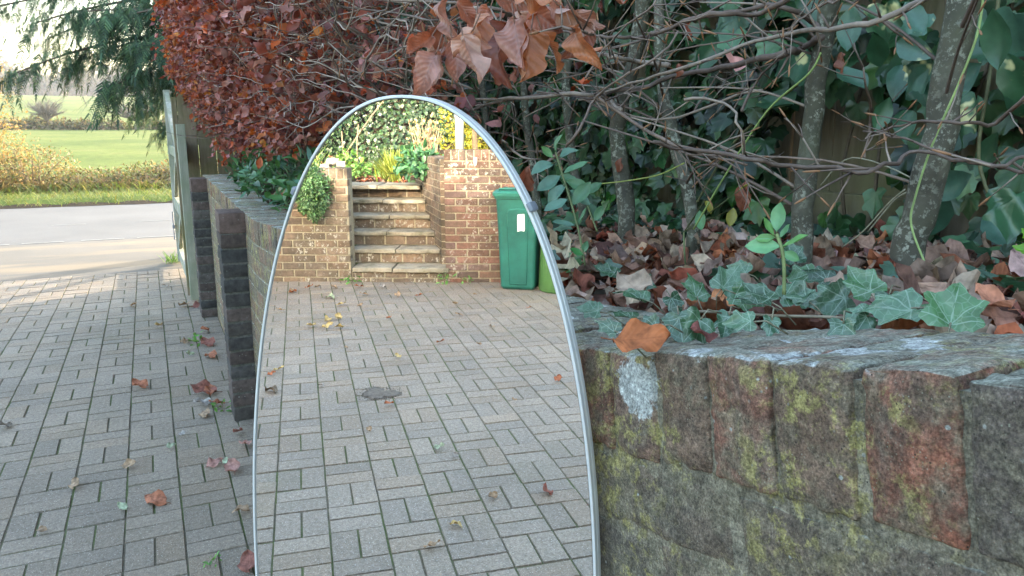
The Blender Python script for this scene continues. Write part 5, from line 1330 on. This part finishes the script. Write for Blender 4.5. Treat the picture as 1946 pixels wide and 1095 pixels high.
mb = MB(); loft(mb, [(rrect(.455, .545, .05), .905, .006), (rrect(.46, .55, .05), .935, .006), (rrect(.42, .50, .05), .958, .0), (rrect(.36, .42, .05), .968, -.01), (rrect(.30, .34, .05), .960, -.02)], bf)
ld = mb.build('lid', M['bin_lid'], wb)
mb = MB(); mb.tube([bf(-.16, .235, .950), bf(-.16, .255, .972), bf(0, .258, .975), bf(.16, .255, .972), bf(.16, .235, .950)], .010, 8); mb.build('grip', M['bin_lid'], ld, smooth=True)
mb = MB(); mb.tube([bf(-.2, -.27, .93), bf(.2, -.27, .93)], .016, 10); mb.build('handle', M['bin'], wb, smooth=True)
for sg in (-1, 1):
    mb = MB(); cs = [(0, .09), (.008, .1), (.04, .1), (.048, .09), (.048, .05)]
    V = []; Fc = []; m = 28
    for w_, r_ in [(.0, .05)] + cs: V += [bf(sg * (.185 + w_), -.17 + r_ * cos(2 * pi * i / m), .1 + r_ * sin(2 * pi * i / m)) for i in range(m)]
    for j in range(len(cs)):
        for i in range(m): i2 = (i + 1) % m; Fc.append((j * m + i, j * m + i2, (j + 1) * m + i2, (j + 1) * m + i))
    Fc.append(tuple(len(cs) * m + i for i in range(m))); Fc.append(tuple(range(m)))
    mb.add(V, Fc); mb.build('wheel', M['rubber'], wb)
# second, lighter green rounded bin, mostly cut off by the mirror edge
b2 = np.array((-5.72, -1.49)); f2 = lambda x, y, z: (b2[0] + x, b2[1] + y, z)
rb = empty('compost_bin', (b2[0], b2[1], 0), 'rounded light green bin beside the teal wheelie bin, mostly hidden by the mirror frame', 'bin')
circ = lambda r: [(r * cos(2 * pi * i / 40), r * sin(2 * pi * i / 40)) for i in range(40)]
mb = MB(); loft(mb, [(circ(.235), .0, 0), (circ(.245), .015, 0), (circ(.235), .30, 0), (circ(.215), .62, 0), (circ(.20), .70, 0)], f2); mb.build('body', M['bin2'], rb, smooth=True)
mb = MB(); loft(mb, [(circ(.215), .70, 0), (circ(.22), .72, 0), (circ(.21), .74, 0), (circ(.10), .775, 0), (circ(.03), .78, 0)], f2); mb.build('lid', M['bin2'], rb, smooth=True)

# ================================================================== conifer beyond the gate
con = empty('conifer_tree', (1.35, 10.6, 0), 'drooping dark green conifer beyond the gate, hanging its branches over the tarmac', 'tree')
mb = MB(); mb.tube([(1.35, 10.6, -.1), (1.33, 10.6, 1.5), (1.3, 10.58, 4), (1.3, 10.6, 7.2)], [.17, .15, .10, .03], 10, col=(.10, .075, .055), wob=.2); mb.build('trunk', M['twig'], con, smooth=True)
mbr = MB(); SP = []
def con_branch(a, e, sag, dense, hang, width=.22):
    a = Vector(a); e = Vector(e); mid = a.lerp(e, .5) + Vector((0, 0, sag)); P = smooth_pts([a, a.lerp(e, .25) + Vector((0, 0, sag * .8)), mid, a.lerp(e, .78) + Vector((0, 0, sag * .6)), e], 4)
    L = (e - a).length; mbr.tube(P, [.022 * L / 2.6 * (1.1 - i / len(P)) + .003 for i in range(len(P))], 6, col=(.11, .085, .06), wob=.3)
    for i, p in enumerate(P):
        t = i / len(P)
        if t < .12: continue
        for _ in range(int(dense * 1.65)):
            q = p + Vector(RNG.normal(0, .05, 3)); SP.append((q, (e - a).normalized(), hang * random.uniform(.5, 1.15), width))
BL = [((1.3, 10.5, 2.9), (-.35, 9.5, 2.62), .15, 12, .62), ((1.3, 10.5, 2.6), (-.05, 9.5, 2.35), .15, 12, .62), ((1.3, 10.5, 3.0), (-1.0, 9.8, 2.6), .2, 9, .5), ((1.3, 10.5, 2.75), (-.55, 9.7, 2.75), .12, 10, .50), ((1.3, 10.5, 2.45), (-1.22, 9.6, 2.06), .30, 12, .48), ((1.3, 10.6, 3.1), (-1.35, 9.9, 2.76), .20, 11, .5), ((1.3, 10.6, 3.4), (-1.0, 9.6, 3.1), .2, 10, .45), ((1.3, 10.6, 2.3), (-.30, 9.4, 1.95), .2, 11, .55),
      ((1.3, 10.6, 2.6), (-.62, 10.0, 2.25), .2, 9, .55), ((1.3, 10.6, 2.9), (-.9, 10.2, 2.5), .25, 9, .45), ((1.3, 10.6, 3.6), (-1.2, 10.3, 3.3), .2, 9, .45)]
for b in BL: con_branch(*b)
for i in range(120):   # dense skirt round the trunk
    z = random.uniform(1.45, 4.6); an = random.uniform(-pi * 1.15, -pi * .35); L = random.uniform(.8, 1.45) * (1.0 if z < 3 else .9)
    con_branch((1.3, 10.58, z + .2), (1.3 + cos(an) * L, 10.58 + sin(an) * L, z - random.uniform(.05, .3)), .12, 6, .32)
P0 = []; T0 = []; N0 = []; S0 = []
for (q, dr, hg, wd) in SP:
    ax = Vector((dr.x * .45 + random.gauss(0, .35), dr.y * .45 + random.gauss(0, .35), -random.uniform(.7, 1.7))).normalized()
    sd_ = Vector((random.gauss(0, 1), random.gauss(0, 1), random.gauss(0, .3))); sd_ = (sd_ - ax * sd_.dot(ax)).normalized(); nr = ax.cross(sd_); L = hg * random.uniform(.3, .8)
    for k in range(13):
        t = k / 13; c = q + ax * L * t + Vector((0, 0, -.08 * t * t * L))
        for sg in (-1, 1):
            P0.append(c); T0.append(ax * .8 + sd_ * sg * .75 + Vector((0, 0, -.15))); N0.append(nr); S0.append(L * .30 * (1 - .65 * t) * random.uniform(.6, 1.1))
    P0.append(q + ax * L * .9); T0.append(ax); N0.append(nr); S0.append(L * .3)
P0 = np.array(P0); n = len(P0)
mbr.build('branches', M['twig'], con, smooth=True)
mb = MB(); scatter(mb, [(t[0] * np.array((.8, 1, 1)), t[1], t[2]) for t in T_STRIP], P0, np.array(T0), np.array(N0), np.array(S0), pick_cols([(.04, .08, .04), (.055, .105, .05), (.032, .065, .036), (.075, .125, .055)], n, .2)); mb.build('foliage', M['conifer'], con)

# ================================================================== verge, rough hedge, field
n = 9000; xx = RNG.uniform(-9, 3, n); yy = RNG.uniform(18.0, 20.9, n); zz = np.array([ground_z(a, b) for a, b in zip(xx, yy)]); aa = RNG.uniform(0, 6.3, n)
mb = MB(); scatter(mb, T_BLADE, np.c_[xx, yy, zz - .01], np.c_[np.cos(aa) * .8, np.sin(aa) * .8, np.ones(n)], np.c_[np.cos(aa), np.sin(aa), np.zeros(n)], RNG.uniform(.08, .24, n) * (1 + 1.0 * (yy > 20)), pick_cols([(.16, .21, .05), (.22, .25, .07), (.12, .17, .045), (.26, .24, .10)], n)); 
tag(mb.build('verge_grass', M['blade']), 'short tufty grass on the roadside verge', 'grass', kind='stuff')
mb = MB(); V = []; xs = np.arange(-30, 12, .15)
for x_ in xs:
    w = .12 * mnoise.noise(Vector((x_ * 2, 0, 0))); V += [(x_, 17.93 + w, -.004), (x_, 18.25 + w * 1.3, .055)]
mb.add(V, [(2 * i, 2 * i + 2, 2 * i + 3, 2 * i + 1) for i in range(len(xs) - 1)]); struct(mb.build('verge_edge', M['soil']))
CB = [(.16, .15, .06), (.20, .15, .08), (.12, .14, .05), (.22, .17, .10), (.10, .12, .05), (.26, .19, .11)]
CGd = [(.36, .26, .12), (.30, .21, .10), (.27, .20, .10), (.40, .31, .16), (.23, .19, .09), (.20, .20, .08)]
def bank_x(px, y): return (px - 273) / 1474 * y
def bigbush(name, label, px, y, rpx, top_py, n, size, cols, cat='bush', group=None, tpl=T_OVAL, stems=16, mat='shrub', depth=1.0, flat=1.0, stem_c=(.20, .15, .10)):
    r = rpx / 1474 * y; z0 = ground_z(bank_x(px, y), y); h = max(.25, CH + (250 - top_py) / 1474 * y - z0)
    return clump(name, label, (bank_x(px, y), y, z0 - .05), (r, depth), h, n, size, cols, tpl, mat, cat, group, stems, zlow=.02, stem_c=stem_c)
bigbush('golden_bush', 'tall golden-leaved bush lit by the sun at the left edge beyond the road', 0, 21.3, 100, 30, 16000, (.04, .09), CGd, stems=40, depth=1.3)
bigbush('golden_bush', 'lower golden-brown bush beside the tall golden one beyond the road', 105, 21.2, 80, 262, 3000, (.04, .09), CGd + CB, stems=18, depth=1.0)
for px, r, tp_, lab in ((190, 75, 306, 'tangled bramble bush in the left middle of the roadside bank'), (265, 70, 300, 'tangled green-brown bramble bush in the middle of the roadside bank'), (330, 70, 292, 'bramble bush on the roadside bank just left of the gate'), (410, 80, 285, 'bramble bush on the roadside bank behind the gate'), (20, 90, 310, 'reedy brown undergrowth below the tall golden bush')):
    bigbush('bramble_bush', lab, px, 21.4 + random.uniform(-.3, .3), r, tp_, 1500, (.05, .11), CB, group='brambles on the roadside bank', stems=30, depth=.9)
# dead stalks lying in the bank: long grass
n = 3500; xx = RNG.uniform(-8, 3, n); yy = RNG.uniform(20.4, 21.6, n); aa = RNG.uniform(0, 6.3, n); zz = np.array([ground_z(a, b) for a, b in zip(xx, yy)])
mb = MB(); scatter(mb, T_BLADE, np.c_[xx, yy, zz], np.c_[np.cos(aa) * 1.1, np.sin(aa) * .8, np.ones(n) * .8], np.c_[np.cos(aa), np.sin(aa), np.zeros(n)], RNG.uniform(.25, .7, n), pick_cols([(.26, .19, .11), (.20, .14, .09), (.30, .24, .14), (.17, .17, .07)], n))
tag(mb.build('dead_grass', M['blade']), 'long dead grass and stalks along the foot of the roadside bank', 'dead grass', kind='stuff')
# far field hedge: bushes and bare thorn trees
CH_ = [(.13, .12, .06), (.10, .10, .05), (.16, .13, .08), (.09, .11, .045)]
labs = ['leftmost', 'second', 'third', 'fourth', 'fifth', 'sixth', 'seventh', 'eighth']
for i, px in enumerate((60, 115, 165, 215, 300, 350, 400, 455)):
    bigbush('hedge_bush', '%s low bush counted from the left in the far field hedge' % labs[i], px, 86 + random.uniform(-1, 1), 46, 226 + random.uniform(-8, 8), 620, (.25, .5), CH_, group='far field hedge bushes', stems=10, depth=1.6)
def bare_tree(label, px, y, top_py, spread, n=70, name='thorn_tree'):
    x0 = bank_x(px, y); z0 = ground_z(x0, y); h = CH + (250 - top_py) / 1474 * y - z0; root = empty(name, (x0, y, z0), label, 'tree', 'bare thorn trees in the far hedge')
    mb = MB(); a = Vector((x0, y, z0 - .1)); f = a + Vector((.1, 0, h * .35)); mb.tube([a, a.lerp(f, .5) + Vector((.06, 0, 0)), f], [.22, .18, .15], 7, col=(.12, .10, .085)); mb.build('trunk', M['twig'], root)
    mb = MB()
    for _ in range(n):
        an = random.uniform(0, 2 * pi); e = f + Vector((cos(an) * spread * random.uniform(.3, 1), sin(an) * spread * .6, h * random.uniform(.15, .65))); m_ = f.lerp(e, .5) + Vector((0, 0, h * random.uniform(.02, .15)))
        P = smooth_pts([f, m_, e], 3); mb.tube(P, [.075, .065, .05, .045, .04, .03, .02], 4, col=(.13, .11, .09))
        for _ in range(5):
            p = random.choice(P[2:]); mb.tube([p, p + Vector((random.uniform(-.7, .7), random.uniform(-.4, .4), random.uniform(.1, .7)))], [.025, .012], 3, col=(.14, .12, .10))
    mb.build('crown', M['twig'], root)
bare_tree('bare spreading thorn tree standing in the far field hedge', 262, 85, 202, 2.9, 90)
bare_tree('bare bushy thorn tree at the left of the far field hedge', 130, 86, 200, 1.6, 60)
bare_tree('low bare thorn tree in the far hedge partly behind the conifer', 455, 85, 205, 2.6, 60)
# distant wood
CT_ = [(.07, .075, .05), (.085, .08, .055), (.06, .065, .045), (.10, .085, .06)]
nt = 0
for i in range(30):
    px = -60 + i * 23 + random.uniform(-8, 8); y = 420 + random.uniform(-25, 25); top = 150 + 9 * sin(i * .9) + random.uniform(-8, 8) - (6 if i % 5 == 0 else 0)
    x0 = bank_x(px, y); z0 = ground_z(x0, y); h = CH + (250 - top) / 1474 * y - z0; r = 22 / 1474 * y
    n = 520; v = rand_dirs(n); rad = RNG.random(n) ** .5; nz = np.array([1 + .4 * mnoise.noise(Vector(a * 2) + Vector((i * 3, 0, 0))) for a in v])
    P = np.c_[v[:, 0] * r * rad * nz, v[:, 1] * r * rad * nz, v[:, 2] * h * .45 * rad * nz + h * .55] + np.array((x0, y, z0))
    root = empty('distant_tree', (x0, y, z0), 'hazy tree in the distant wood on the skyline beyond the fields', 'tree', 'distant wood on the skyline')
    mb = MB(); scatter(mb, T_OVAL, P, rand_dirs(n), rand_dirs(n), RNG.uniform(1.6, 3.2, n), pick_cols(CT_, n, .2)); mb.build('crown', M['shrub'], root)
    mb = MB(); mb.tube([(x0, y, z0 - .5), (x0, y, z0 + h * .5)], [.5, .3], 6, col=(.10, .09, .08)); mb.build('trunk', M['twig'], root)

# ================================================================== haze
mb = MB(); mb.box((-700, -70, -1.5), (700, 900, 62))
hz = bpy.data.materials.new('haze_air'); hz.use_nodes = True; hn = hz.node_tree.nodes
hn.remove(hn['Principled BSDF']); pv = hn.new('ShaderNodeVolumePrincipled'); pv.inputs['Density'].default_value = .0006; pv.inputs['Color'].default_value = (.62, .66, .72, 1); pv.inputs['Anisotropy'].default_value = .2
hz.node_tree.links.new(pv.outputs[0], hn['Material Output'].inputs['Volume'])
tag(mb.build('haze', hz), 'pale winter haze over the fields', 'haze', kind='stuff')
